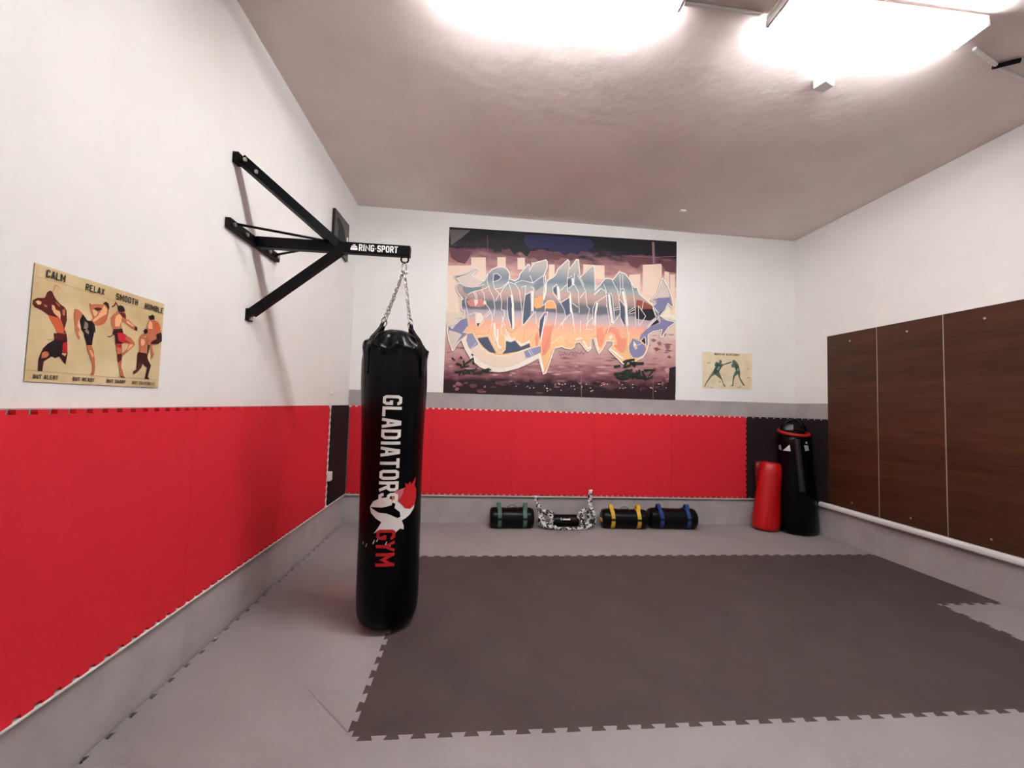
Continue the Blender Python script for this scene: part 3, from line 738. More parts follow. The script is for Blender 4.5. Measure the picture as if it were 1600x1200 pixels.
("streak2","p",0,"2697,376 2737,404 2777,368 2738,324"),
("rust","p",0,"2557,632 2597,651 2638,628 2598,597"),
("streak","p",0,"2707,288 2728,314 2750,280 2729,239"),
("streak2","p",0,"2624,685 2650,702 2676,681 2650,654"),
("streak","p",0,"2701,669 2736,697 2773,662 2737,618"),
("rust","p",0,"2724,241 2762,261 2801,236 2763,206"),
("streak","p",0,"2597,703 2631,724 2664,698 2631,666"),
("rust","p",0,"2548,378 2574,401 2600,370 2575,333"),
("rock","p",0,"2763,397 2844,419 2844,88 2726,84 2755,240"),
("line","lc",18.2,"85,1393 122,1411 203,1436 320,1514 350,1508 355,1489 294,1418 364,1383 441,1361 455,1397 482,1454 533,1512 593,1540 655,1546 710,1524 743,1471 750,1400 809,1384 854,1414 867,1471 964,1597 984,1590 983,1510 1004,1567 1042,1618 1183,1664 1200,1637 1198,1564 1165,1482 1182,1459 1187,1371 1223,1422 1270,1449 1308,1491 1330,1557 1454,1683 1471,1664 1474,1566 1559,1690 1588,1688 1610,1470 1756,1626 1789,1612 1801,1320 1861,1388 1924,1474 1973,1481 2023,1463 2104,1571 2179,1547 2239,1477 2291,1381 2333,1384 2360,1303 2538,1162 2576,1193 2554,1220 2512,1230 2595,1325 2653,1519 2661,1516 2731,1408 2783,1278 2802,1180 2785,1154 2733,1201 2700,1125 2649,1065 2633,1040 2735,988 2829,976 2829,964 2745,906 2661,772 2632,779 2660,870 2543,840 2485,797 2486,676 2463,587 2414,513 2324,462 2233,466 2168,424 1985,592 2033,638 2040,694 1959,702 1908,593 1865,540 1831,602 1796,719 1764,718 1767,599 1728,558 1687,596 1654,642 1621,672 1566,654 1559,607 1512,577 1449,586 1401,608 1315,581 1216,276 1186,263 1124,457 1026,400 876,326 726,283 651,273 553,277 423,326 315,413 243,523 192,642 150,595 103,510 89,506 46,621 21,741 28,817 78,766 109,814 172,878 216,903 219,987 181,993 174,1054 174,1124 193,1128 125,1206 103,1266 113,1298 142,1319 164,1313"),
("grad","p",0,"85,1393 122,1411 203,1436 320,1514 350,1508 355,1489 294,1418 364,1383 441,1361 455,1397 482,1454 533,1512 593,1540 655,1546 710,1524 743,1471 750,1400 809,1384 854,1414 867,1471 964,1597 984,1590 983,1510 1004,1567 1042,1618 1183,1664 1200,1637 1198,1564 1165,1482 1182,1459 1187,1371 1223,1422 1270,1449 1308,1491 1330,1557 1454,1683 1471,1664 1474,1566 1559,1690 1588,1688 1610,1470 1756,1626 1789,1612 1801,1320 1861,1388 1924,1474 1973,1481 2023,1463 2104,1571 2179,1547 2239,1477 2291,1381 2333,1384 2360,1303 2538,1162 2576,1193 2554,1220 2512,1230 2595,1325 2653,1519 2661,1516 2731,1408 2783,1278 2802,1180 2785,1154 2733,1201 2700,1125 2649,1065 2633,1040 2735,988 2829,976 2829,964 2745,906 2661,772 2632,779 2660,870 2543,840 2485,797 2486,676 2463,587 2414,513 2324,462 2233,466 2168,424 1985,592 2033,638 2040,694 1959,702 1908,593 1865,540 1831,602 1796,719 1764,718 1767,599 1728,558 1687,596 1654,642 1621,672 1566,654 1559,607 1512,577 1449,586 1401,608 1315,581 1216,276 1186,263 1124,457 1026,400 876,326 726,283 651,273 553,277 423,326 315,413 243,523 192,642 150,595 103,510 89,506 46,621 21,741 28,817 78,766 109,814 172,878 216,903 219,987 181,993 174,1054 174,1124 193,1128 125,1206 103,1266 113,1298 142,1319 164,1313"),
("pinkr","p",0,"228,1103 308,1139 421,1145 455,1062 403,1043 283,1045"),
("orange2","p",0,"1051,1181 1151,1218 1149,1075 1079,1056 1050,1086"),
("orange2","p",0,"1186,1117 1232,1171 1295,1163 1321,1116 1318,1069 1188,1062"),
("salmon","p",0,"1165,840 1290,854 1270,751 1260,594 1208,499 1170,482 1157,637"),
("salmon","p",0,"1069,703 1097,782 1122,721 1108,588 1089,588"),
("salmon","p",0,"1829,856 1914,859 1924,780 1963,854 2028,869 2094,836 2146,742 2203,744 2213,665 2174,568 2133,566 2050,642 2098,668 2063,778 2005,808 1949,781 1896,620 1863,619 1832,736"),
("cream","p",0,"329,721 378,635 427,561 512,496 612,465 718,465 868,513 1020,569 1142,605 1149,528 1024,461 948,420 799,346 686,323 573,331 435,387 342,467 278,555 252,630 263,706"),
("lav","p",0,"329,721 378,635 403,598 309,533 278,555 252,630 263,706"),
("lav","p",0,"944,528 1020,569 1142,605 1149,528 1039,470 970,452"),
("line","l",2,"329,721 378,635 427,561 512,496 612,465 718,465 868,513 1020,569 1142,605 1149,528 1024,461 948,420 799,346 686,323 573,331 435,387 342,467 278,555 252,630 263,706 329,721"),
("white","l",8.7,"329,721 378,635 427,561 512,496 612,465 718,465 868,513 1020,569 1142,605"),
("white","l",4,"308,541 372,612"),
("white","l",4,"346,527 402,606"),
("white","l",6.3,"989,560 1047,470"),
("white","l",4,"1012,569 1069,479"),
("cream2","p",0,"192,642 256,698 252,630 278,555 342,467 435,387 573,331 686,323 711,279 553,277 423,326 315,413 243,523"),
("cream2","p",0,"686,323 799,346 948,420 1145,524 1132,465 1026,400 876,326 726,283"),
("navy","p",0,"384,666 503,686 610,492 535,504 457,562 401,628"),
("navy","p",0,"725,650 779,633 832,654 904,580 1009,631 1019,585 868,525 686,487 722,542"),
("navy","p",0,"732,1178 767,1180 784,1056 798,823 762,860 732,1014"),
("navy","p",0,"940,1222 1001,1241 1012,974 931,853 917,907"),
("navy","p",0,"1454,1428 1494,1447 1504,1367 1465,1332"),
("navy","p",0,"1282,1321 1321,1340 1329,1228 1283,1281"),
("navy","p",0,"1391,1144 1477,1205 1514,1031 1444,988 1426,1066"),
("navy","p",0,"1131,917 1190,1007 1179,880 1132,683 1120,799"),
("navy","p",0,"2111,1224 2162,1146 2192,897 2124,1006"),
("navy","p",0,"1793,1150 1842,1161 1821,1031 1799,942 1779,1061"),
("navy","p",0,"794,1010 739,1030 762,860 791,799"),
("navy","p",0,"551,1450 590,1457 641,1421 616,1384 555,1364"),
("black","p",0,"2328,1163 2530,1157 2574,1021 2507,976 2331,992"),
("black","p",0,"2556,1110 2616,1063 2591,1030"),
("black","p",0,"2591,1005 2625,958 2508,903"),
("black","p",0,"2398,721 2443,771 2451,675"),
("black","p",0,"2230,1101 2312,1133 2312,1117 2234,1081"),
("black","p",0,"2230,1072 2313,1101 2313,1068 2235,1048"),
("rust","p",0,"2327,1228 2394,1224 2521,1165 2539,1125 2421,1119 2329,1138"),
("teal","p",0,"1952,1329 2019,1268 2039,1123 2059,963 2019,896 1965,1119"),
("teal","p",0,"1037,1338 1144,1417 1159,1450 1162,1346 1070,1277"),
("lav2","p",0,"2653,1503 2731,1391 2784,1179 2733,1226 2691,1133 2624,1076 2547,1146 2605,1243 2529,1235 2612,1326"),
("cream3","p",0,"2653,1503 2731,1391 2758,1285 2622,1269 2537,1240 2612,1326"),
("lav2","p",0,"2385,785 2467,869 2558,930 2634,942 2642,999 2821,971 2736,906 2649,788 2669,878 2543,848 2476,805 2478,676 2453,659 2460,756 2427,762 2377,720"),
("lav2","p",0,"2294,744 2378,712 2445,658 2458,611 2430,545 2364,509 2290,508 2248,578 2246,658"),
("lav2","p",0,"246,900 265,813 202,726 255,717 149,610 99,521 49,636 33,726 32,802 79,755 123,829 180,878"),
("cream3","p",0,"39,749 121,730 196,703 142,610 99,521 49,636"),
("cream3","p",0,"105,1383 218,1429 320,1502 343,1500 295,1414 434,1357 376,1298 271,1280 172,1301"),
("teal","p",0,"181,1286 256,1283 331,1280 413,1308 408,1261 319,1225 246,1189 191,1225"),
("white","l",6.7,"180,1302 226,1281 301,1278 391,1295 443,1326"),
("white","l",6.7,"246,1182 275,1207 334,1233 408,1253 453,1272 505,1306"),
("white","l",6.7,"232,1165 220,1103 239,1027 258,951"),
("white","l",6.7,"312,1224 336,1187 346,1141"),
("white","l",6.7,"334,1226 355,1188 361,1142"),
("white","l",6.7,"409,1250 441,1209 451,1147 454,1093 502,1041 543,966 554,889"),
("white","l",6.7,"482,1454 471,1367 507,1259 557,1168 578,1045 567,944"),
("white","l",6.7,"551,1458 544,1356 567,1278 623,1219 582,1123"),
("white","l",6.7,"551,1454 597,1461 645,1421 616,1384 548,1356"),
("white","l",6.7,"575,1271 651,1291 732,1367 743,1471"),
("white","l",6.7,"632,1204 674,1285 732,1359 768,1259 795,1166"),
("white","l",6.7,"732,1367 818,1341 868,1265 889,1140 910,984 920,837"),
("white","l",6.7,"639,1220 658,1127 655,1026 694,1012 696,950 669,879 664,817"),
("white","l",6.7,"725,1178 726,1053 743,937 778,830"),
("white","l",6.7,"810,1356 894,1393 1028,1370 1158,1473"),
("white","l",6.7,"890,1306 943,1333 940,1222 923,1063 916,836"),
("white","l",6.7,"993,1463 1027,1377"),
("white","l",6.7,"1006,1321 1038,1307 1043,1070 1050,999 931,853"),
("white","l",6.7,"940,1214 1024,1274"),
("white","l",6.7,"1158,1473 1170,1346 1156,1092"),
("white","l",6.7,"1156,1092 1216,1158 1271,1169 1321,1108 1328,1006 1314,855"),
("white","l",6.7,"1186,1133 1189,1030"),
("white","l",6.7,"1274,1321 1320,1371 1353,1325 1375,1151"),
("white","l",6.7,"1274,1321 1284,1257 1375,1143 1426,1058 1444,980 1400,875"),
("white","l",6.7,"1375,1143 1485,1221"),
("white","l",6.7,"1370,1294 1456,1380"),
("white","l",6.7,"1453,1460 1458,1292 1499,1270 1512,1095 1543,866"),
("white","l",6.7,"1466,1566 1457,1452 1517,1488"),
("white","l",6.7,"1473,1325 1536,1385 1595,1292 1611,1028"),
("white","l",6.7,"1540,1522 1536,1393"),
("white","l",6.7,"1581,1501 1684,1305 1705,1121 1738,1083 1717,986 1720,874"),
("white","l",6.7,"1614,1470 1665,1376"),
("white","l",6.7,"1519,1151 1593,1099"),
("white","l",6.7,"1613,1212 1676,1296"),
("white","l",6.7,"1790,1271 1862,1340"),
("white","l",6.7,"1790,1255 1878,1349 1936,1312 1955,1199 1949,1118"),
("white","l",6.7,"1784,885 1779,1085 1809,1167 1849,1193 1946,1263"),
("white","l",6.7,"1909,1407 1953,1296 2011,1292 2029,1203 2049,1043 2043,922"),
("white","l",6.7,"1946,1263 1957,1119 2003,896"),
("white","l",6.7,"2015,1455 2084,1336 2102,1248 2121,1127 2124,1006 2167,895"),
("white","l",6.7,"2110,1257 2125,1355 2167,1358 2193,1253 2212,1132 2217,898"),
("white","l",6.7,"2113,1535 2121,1355"),
("white","l",6.7,"2146,1537 2154,1357"),
("white","l",6.7,"2257,1429 2284,1340 2312,1137 2324,903"),
("white","l",6.7,"2111,1224 2196,1131"),
("white","l",6.7,"2048,1107 2121,1127"),
("white","l",6.7,"2048,1083 2122,1103"),
("white","l",6.7,"2230,1084 2312,1137"),
("white","l",6.7,"2230,1060 2313,1109"),
("white","l",6.7,"2231,1044 2313,1068"),
("white","l",6.7,"2354,1156 2448,1030 2374,905"),
("white","l",6.7,"2354,1156 2362,905"),
("white","l",6.7,"2396,1093 2420,1225"),
("white","l",6.7,"2547,1150 2624,1072"),
("white","l",6.7,"2539,1133 2582,1021 2475,902"),
("white","l",6.7,"2564,1126 2616,1047 2634,958"),
("white","l",6.7,"273,944 347,975 407,966 443,922 442,860 400,804"),
("white","l",6.7,"347,971 362,818"),
("white","l",6.7,"447,930 519,1003"),
("white","l",6.7,"462,915 531,980"),
("white","l",6.7,"543,966 552,850 530,772"),
("white","l",6.7,"258,951 272,814 210,727 270,722"),
("white","l",6.7,"376,688 517,710 641,493 722,542"),
("white","l",6.7,"571,859 570,720 590,613 645,554 682,579"),
("white","l",6.7,"666,956 693,857 658,793 668,724 711,711 721,557"),
("white","l",6.7,"709,842 729,727 784,683"),
("white","l",6.7,"700,857 728,758 767,729"),
("white","l",6.7,"740,650 831,670 903,596 1017,647"),
("white","l",6.7,"931,845 1072,1024 1085,876 1118,838"),
("white","l",6.7,"1119,815 1122,932 1174,1014 1221,1024 1208,937 1166,817 1141,636"),
("white","l",6.7,"1274,634 1389,725 1438,664"),
("white","l",6.7,"1369,866 1522,1032"),
("white","l",6.7,"1347,809 1407,899 1414,820"),
("white","l",6.7,"1512,1095 1541,953 1562,780"),
("white","l",6.7,"1629,942 1626,783"),
("white","l",6.7,"1702,913 1705,834 1785,830"),
("white","l",6.7,"1718,914 1781,989"),
("white","l",6.7,"1827,1112 1807,910 1819,768"),
("white","l",6.7,"1964,798 1995,895 2043,922 2123,1046"),
("white","l",6.7,"2227,794 2199,969"),
("white","l",6.7,"2243,826 2230,650 2252,555 2298,501"),
("white","l",6.7,"2467,877 2616,1023"),
("white","l",6.7,"2378,712 2443,771 2457,667"),
("white","l",6.7,"2345,662 2411,689"),
("white","l",6.7,"2538,1150 2582,1054 2608,1022"),
("white","l",6.7,"2385,785 2344,751 2294,748"),
("white","l",23.7,"773,1212 794,1096 809,831"),
("white","l",23.7,"1024,1266 1029,1022"),
("white","l",23.7,"1337,1340 1354,1182"),
("white","l",20.5,"1492,1253 1506,1031"),
("white","l",20.5,"1189,1371 1189,1276 1165,1171"),
("white","l",23.7,"1518,1456 1528,1368"),
("white","l",28.4,"1978,1282 1998,1121 2027,921"),
("white","l",23.7,"1833,1168 1812,1031 1808,886"),
("white","l",28.4,"2151,1324 2196,1131 2217,898"),
("white","l",19.8,"620,784 626,646"),
("white","l",15.8,"737,727 801,653 830,693"),
("white","l",23.7,"792,1056 807,792"),
("white","l",15.8,"1141,636 1191,975"),
("white","l",17.4,"1820,728 1864,579"),
("white","l",23.7,"2001,608 2167,488"),
("white","l",31.6,"2022,769 1999,720"),
("white","l",20.5,"579,859 593,706 637,585 668,555"),
("white","l",23.7,"1138,497 1185,298"),
("white","l",23.7,"854,655 918,604 1008,662"),
("white","l",19,"1572,701 1652,721"),
("white","l",19.8,"1668,690 1719,597 1759,615"),
("cream2","p",0,"324,1124 369,1134 371,1088 343,1048"),
("cream2","p",0,"437,1123 468,1117 477,1078 440,1076"),
("cream2","p",0,"2295,716 2337,670 2346,622 2321,605 2296,652"),
("cream2","p",0,"730,704 714,726 717,649 787,633 831,670 784,683"),
("cream2","p",0,"355,964 422,967 441,899 400,812 362,818"),
("navy","p",0,"368,845 405,847 392,812 373,811"),
("orange2","p",0,"2320,661 2337,654 2329,614 2314,621"),
("line","l",1.7,"281,791 342,771 360,711 494,717 543,811"),
("line","l",1.7,"699,896 726,796 789,745 855,826"),
("line","l",1.7,"701,842 743,766 804,754 878,842 895,984"),
("line","l",1.7,"941,791 940,636"),
("line","l",1.7,"1051,757 948,628"),
("line","l",1.7,"1170,498 1283,822 1330,1085"),
("line","l",1.7,"1314,597 1200,298"),
("line","l",1.7,"1422,695 1487,627 1558,646"),
("line","l",1.7,"1932,796 1987,863 2069,867 2145,790 2203,744"),
("line","l",1.7,"2158,559 2238,634"),
("line","l",1.7,"265,1105 311,1077"),
("line","l",1.7,"385,1120 404,1036"),
("white","lc",11.9,"85,1393 122,1411 203,1436 320,1514 350,1508 355,1489 294,1418 364,1383 441,1361 455,1397 482,1454 533,1512 593,1540 655,1546 710,1524 743,1471 750,1400 809,1384 854,1414 867,1471 964,1597 984,1590 983,1510 1004,1567 1042,1618 1183,1664 1200,1637 1198,1564 1165,1482 1182,1459 1187,1371 1223,1422 1270,1449 1308,1491 1330,1557 1454,1683 1471,1664 1474,1566 1559,1690 1588,1688 1610,1470 1756,1626 1789,1612 1801,1320 1861,1388 1924,1474 1973,1481 2023,1463 2104,1571 2179,1547 2239,1477 2291,1381 2333,1384 2360,1303 2538,1162 2576,1193 2554,1220 2512,1230 2595,1325 2653,1519 2661,1516 2731,1408 2783,1278 2802,1180 2785,1154 2733,1201 2700,1125 2649,1065 2633,1040 2735,988 2829,976 2829,964 2745,906 2661,772 2632,779 2660,870 2543,840 2485,797 2486,676 2463,587 2414,513 2324,462 2233,466 2168,424 1985,592 2033,638 2040,694 1959,702 1908,593 1865,540 1831,602 1796,719 1764,718 1767,599 1728,558 1687,596 1654,642 1621,672 1566,654 1559,607 1512,577 1449,586 1401,608 1315,581 1216,276 1186,263 1124,457 1026,400 876,326 726,283 651,273 553,277 423,326 315,413 243,523 192,642 150,595 103,510 89,506 46,621 21,741 28,817 78,766 109,814 172,878 216,903 219,987 181,993 174,1054 174,1124 193,1128 125,1206 103,1266 113,1298 142,1319 164,1313"),
("green","l",19,"86,416 124,387"),
("green","l",19,"184,438 208,413"),
("green","l",19,"316,469 339,455"),
("green","l",19,"141,354 193,341 202,311 297,329"),
("green","l",19,"227,394 237,342 287,381 337,421 348,346"),
("green","l",19,"125,248 219,266 255,279 322,277 351,282"),
("green","l",19,"204,266 178,213"),
("green","l",19,"234,267 228,229 293,261 309,232"),
("green","l",19,"387,310 345,263 353,241 427,258 428,228"),
("green","l",19,"441,274 536,307"),
("green","l",19,"471,275 531,254"),
("green","l",19,"427,258 559,296"),
("green","l",28.4,"2168,440 2217,466 2315,481"),
("green","l",28.4,"2217,466 2186,385 2267,412"),
("green","l",28.4,"2055,385 2136,400"),
("green","l",28.4,"2250,435 2432,442"),
("green","l",28.4,"2283,420 2324,454"),
("green","l",28.4,"2316,422 2309,390"),
("green","l",28.4,"2057,294 2154,313 2219,347 2268,341 2284,365"),
("green","l",28.4,"2082,264 2156,242"),
("green","l",28.4,"2106,296 2107,257"),
("green","l",28.4,"2171,298 2164,243 2237,245"),
("green","l",28.4,"2236,324 2254,253"),
("green","l",28.4,"2285,325 2295,247 2342,335 2352,248"),
("green","l",28.4,"2375,360 2385,257"),
("green","l",28.4,"2408,345 2468,236"),
("green","l",28.4,"2385,265 2467,268"),
("green","l",28.4,"2433,354 2557,362 2468,244 2558,286"),
("green","l",28.4,"2139,266 2220,284 2352,280"),
("green","l",28.4,"2170,322 2302,302 2384,321"),
("purp","l",6.3,"1372,521 1393,491 1404,514 1428,504 1442,547 1451,505 1474,521 1499,506 1513,542 1545,543 1539,488 1569,552 1578,490 1593,545 1625,523 1648,555 1665,520 1689,541"),
("purp","l",4,"1363,544 1411,538 1459,524"),
("mauve","l",8.7,"1649,284 1658,2"),
("mauve","l",6.3,"2550,331 2554,3"),
("mauve","l",4,"460,1910 492,1372")]
FIGHTERS=[
("b1","p",0,"196,1432 220,1524 266,1570 307,1563 327,1516 374,1448 446,1385 535,1343 573,1289 593,1126 562,960 601,889 443,856 386,965 304,1080 266,1149 159,1203 48,1230 14,1273 16,1340 81,1396 157,1414"),
("b3","l",11.7,"319,1575 333,1658 356,1691 400,1675 419,1645"),
("b2","p",0,"266,1149 331,1145 431,1138 492,1107 563,943 550,881 434,871 395,950"),
("b4","p",0,"56,1324 92,1357 147,1344 143,1301 98,1283"),
("b3","p",0,"182,1310 221,1310 256,1283 208,1273"),
("b4","p",0,"316,1339 358,1331 388,1268 456,1256 477,1191 475,1112 429,1155 359,1202 321,1271"),
("b3","p",0,"496,1291 537,1317 549,1266 545,1195 511,1197"),
("b2","p",0,"360,1418 448,1359 451,1325 398,1357"),
("b5","p",0,"386,855 443,864 568,867 601,889 625,789 652,528 631,333 587,370 513,463 480,468 451,424 384,450 266,350 258,254 257,179 185,178 176,334 184,414 208,496 240,580 304,661 402,741"),
("b6","p",0,"403,732 544,735 553,484 450,432 351,463 314,532 250,549 305,653"),
("b3","p",0,"224,490 268,527 323,517 342,478 307,426 224,402"),
("red","p",0,"554,711 629,738 651,545 557,551"),
("b4","p",0,"558,534 634,534 613,481 552,509"),
("b1","p",0,"386,855 585,878 607,804 508,764 409,767"),
("b3","l",10.4,"299,730 362,735 409,767"),
("b3","p",0,"705,1347 723,1359 777,1362 864,1306 895,1267 836,1164 798,1184 792,1129 788,1057 827,1010 832,930 829,986 814,922 855,848 831,809 780,899 748,973 760,919 732,1083 705,1212"),
("b3","p",0,"964,1532 1024,1517 1161,1557 1242,1566 1290,1626 1364,1623 1389,1549 1384,1431 1368,1330 1331,1227 1272,1178 1173,1133 1113,1141 1031,1210 1067,1272 1023,1357 988,1462"),
("tan","p",0,"1049,1419 1077,1434 1159,1404 1142,1343 1105,1298 1072,1348"),
("b6","p",0,"1251,1587 1300,1643 1364,1623 1395,1541 1376,1488 1347,1540 1303,1580"),
("b4","p",0,"1273,1563 1349,1502 1343,1403 1224,1312 1167,1254 1091,1193 1060,1224 1163,1329 1236,1477"),
("b1","p",0,"1067,1451 1134,1484 1215,1492 1247,1470 1158,1423 1107,1431"),
("b2","p",0,"1173,1142 1310,1223 1358,1309 1374,1409 1326,1322 1229,1209"),
("b6","p",0,"865,1297 914,1252 965,1197 1051,1204 1113,1150 1137,1061 1142,979 1120,1015 1100,856 1096,756 992,733 959,827 927,885 914,955 864,1001 852,1044 863,1025 818,1161"),
("grey","p",0,"919,1171 978,1145 991,1083 965,1033 900,1031 913,1115"),
("grey","p",0,"929,1003 974,1037 1015,989 1008,943 950,970"),
("b3","p",0,"992,733 1087,745 1141,635 1167,511 1184,388 1197,326 1185,193 1157,178 1099,188 1134,242 1137,366 1113,453 1049,571 1006,655"),
("b4","p",0,"1044,650 1092,647 1145,563 1129,508 1087,575"),
("b2","p",0,"1129,499 1168,503 1184,388 1145,384"),
("b3","p",0,"1574,1518 1632,1548 1743,1554 1787,1472 1789,1400 1851,1394 1958,1322 2077,1288 2080,1197 1940,1228 1793,1302 1701,1330 1684,1255 1717,1173 1620,1130 1514,1122 1452,1232 1428,1348 1482,1420"),
("b6","p",0,"1570,1625 1638,1649 1699,1644 1742,1590 1753,1556 1684,1514 1595,1505 1572,1571"),
("b1","l",26,"1446,1571 1502,1618 1519,1676 1580,1618"),
("b4","p",0,"1550,1407 1635,1477 1688,1416 1682,1308 1646,1214 1549,1197 1535,1299"),
("b1","p",0,"1605,1498 1724,1514 1777,1470 1769,1396 1687,1434"),
("b4","p",0,"1810,1386 1916,1324 2002,1293 1960,1268 1813,1323"),
("b5","p",0,"2023,1288 2083,1271 2085,1198 2015,1213"),
("b5","p",0,"1514,1130 1717,1182 1750,1090 1842,1060 1887,960 1756,877 1581,844 1572,939 1563,1015 1499,1033"),
("red","p",0,"1622,1078 1740,1097 1843,1051 1928,966 1961,915 1755,892 1665,923 1629,996"),
("b3","p",0,"1817,1054 1934,1031 2031,954 2056,907 2010,841 1787,628 1767,587 1763,386 1798,331 1848,202 1871,179 1771,179 1722,317 1719,382 1648,528 1644,641 1605,790 1581,844 1734,869 1752,692 1785,695 1872,794 1892,895 1961,915 1797,981"),
("tan","p",0,"1745,861 1886,885 1872,794 1785,700 1757,702"),
("b4","p",0,"1915,888 1997,899 2009,871 1874,745 1894,826"),
("b1","p",0,"1644,641 1752,672 1757,538 1683,474"),
("red","p",0,"1592,841 1728,864 1732,776 1626,792"),
("b6","l",18.2,"1399,967 1454,971 1509,1018"),
("b5","l",20.8,"1771,193 1871,184"),
("b3","p",0,"2362,1500 2420,1530 2514,1529 2623,1510 2697,1435 2735,1304 2773,1212 2783,1087 2774,1090 2679,1000 2506,946 2561,794 2589,754 2512,621 2510,756 2455,918 2338,955 2361,1094 2336,1126 2202,1096 2190,1141 2267,1181 2357,1204 2309,1319 2352,1431"),
("b6","p",0,"2349,1593 2395,1593 2453,1639 2513,1616 2526,1541 2420,1511 2373,1521"),
("b4","p",0,"2386,1485 2456,1469 2494,1322 2378,1302 2353,1374"),
("b2","p",0,"2526,1502 2623,1481 2698,1376 2662,1253 2566,1276"),
("b5","p",0,"2603,1214 2735,1284 2773,1212 2781,1086 2775,1079 2666,999 2454,970 2505,1052 2624,1112"),
("b6","p",0,"2243,1233 2287,1287 2355,1280 2357,1204 2290,1165"),
("b3","p",0,"2172,1118 2335,1091 2351,957 2368,751 2181,750 2178,882 2138,1000"),
("b4","p",0,"2198,1050 2286,1052 2313,962 2239,890 2201,947"),
("b5","p",0,"2157,753 2368,751 2422,622 2520,497 2490,382 2454,237 2519,180 2368,177 2391,273 2425,438 2285,518 2263,425 2168,319 2069,258 2061,331 2143,376 2134,715"),
("b1","p",0,"2139,525 2261,526 2239,423 2168,338 2075,273 2073,332 2155,377"),
("b1","p",0,"2389,951 2454,949 2419,746 2389,640"),
("line2","l",6.5,"2,181 617,183 817,179 1485,166 2148,190 2689,178"),
("line2","l",4.5,"13,1745 507,1740 1169,1721 1597,1693 2706,1735")]
BOXING=[
("g2","p",0,"1079,1741 1218,1800 1256,1685 1222,1582 1329,1522 1853,1722 1959,1695 1890,1640 1366,1457 1262,1350 1125,1141 1093,1005 1276,615 1387,287 1531,145 1390,136 1242,546 814,854 571,705 262,284 161,60 125,108 226,349 465,732 738,1151 840,1358 768,1454 869,1661 1081,1607"),
("g1","p",0,"906,1563 1083,1507 1261,1417 1091,1072 813,887 671,979 876,1326"),
("g3","p",0,"1050,1404 1157,1344 1020,1101 913,1195"),
("g2","p",0,"1957,1795 2062,1835 2204,1743 2385,1487 2463,1090 2470,722 2615,496 2796,223 2672,232 2437,586 2307,946 2117,767 2035,461 2023,175 1812,162 1951,255 1994,793 2180,1173 2106,1336 1895,1356 1892,1523 1960,1628"),
("g1","p",0,"2101,1637 2351,1418 2426,1154 2251,1144 2142,1338"),
("g3","p",0,"2282,1346 2389,1286 2391,1152 2250,1177"),
("g1","l",72,"2254,976 2446,1072"),
("stain","p",0,"443,27 653,81 697,2 507,2"),
("stain","p",0,"2234,138 2515,196 2573,112 2320,70"),
("stain","p",0,"1033,432 1173,481 1203,396 1077,361"),
("stain","p",0,"2881,1316 3020,1365 3050,1280 2924,1245"),
("stain","p",0,"238,1588 483,1644 534,1560 313,1519"),
("stain","p",0,"2926,750 3101,801 3138,716 2980,680")]
def ramp_mat(name, axis, lo, hi, stops, noise_amt=.0, nscale=(1, 1, 1), rough=.45, coat=0, scale=1.0):
    """printed gradient: colour over the sheet's own height"""
    m = bpy.data.materials.new(name); m.use_nodes = True; nt = m.node_tree; b = nt.nodes['Principled BSDF']; b.inputs['Roughness'].default_value = rough
    b.inputs['Specular IOR Level'].default_value = .3
    g = nt.nodes.new('ShaderNodeTexCoord'); sx = nt.nodes.new('ShaderNodeSeparateXYZ'); nt.links.new(g.outputs['Object'], sx.inputs[0])
    mr = nt.nodes.new('ShaderNodeMapRange'); mr.inputs['From Min'].default_value = lo; mr.inputs['From Max'].default_value = hi; nt.links.new(sx.outputs[axis], mr.inputs['Value'])
    src = mr.outputs['Result']
    if noise_amt:
        mp = nt.nodes.new('ShaderNodeMapping'); mp.inputs['Scale'].default_value = nscale; nt.links.new(g.outputs['Object'], mp.inputs['Vector'])
        n = nt.nodes.new('ShaderNodeTexNoise'); n.inputs['Scale'].default_value = scale; n.inputs['Detail'].default_value = 9; nt.links.new(mp.outputs[0], n.inputs['Vector'])
        a = nt.nodes.new('ShaderNodeMath'); a.operation = 'MULTIPLY_ADD'; a.inputs[1].default_value = noise_amt; nt.links.new(n.outputs['Fac'], a.inputs[0])
        s2 = nt.nodes.new('ShaderNodeMath'); s2.operation = 'SUBTRACT'; s2.inputs[1].default_value = noise_amt/2; nt.links.new(src, s2.inputs[0]); nt.links.new(s2.outputs[0], a.inputs[2])
        src = a.outputs[0]
    r = nt.nodes.new('ShaderNodeValToRGB'); el = r.color_ramp.elements
    el[0].position = stops[0][0]; el[0].color = (*lin(stops[0][1]), 1); el[1].position = stops[-1][0]; el[1].color = (*lin(stops[-1][1]), 1)
    for p, c in stops[1:-1]:
        e = el.new(p); e.color = (*lin(c), 1)
    nt.links.new(src, r.inputs['Fac']); nt.links.new(r.outputs['Color'], b.inputs['Base Color'])
    return m
BG = ramp_mat('banner_print', 'Z', 0, 2.003, [(0, (44, 24, 30)), (.07, (40, 20, 26)), (.13, (134, 83, 90)), (.2, (185, 132, 133)), (.34, (213, 175, 168)), (.43, (230, 209, 191)), (.49, (224, 206, 189)), (.52, (250, 240, 215)), (.62, (250, 230, 209)), (.7, (222, 179, 168)), (.78, (185, 132, 127)), (.85, (126, 83, 88)), (.89, (34, 22, 36)), (.95, (14, 10, 22)), (1, (10, 8, 16))], .22, (1.4, 1, 4), scale=3.0)
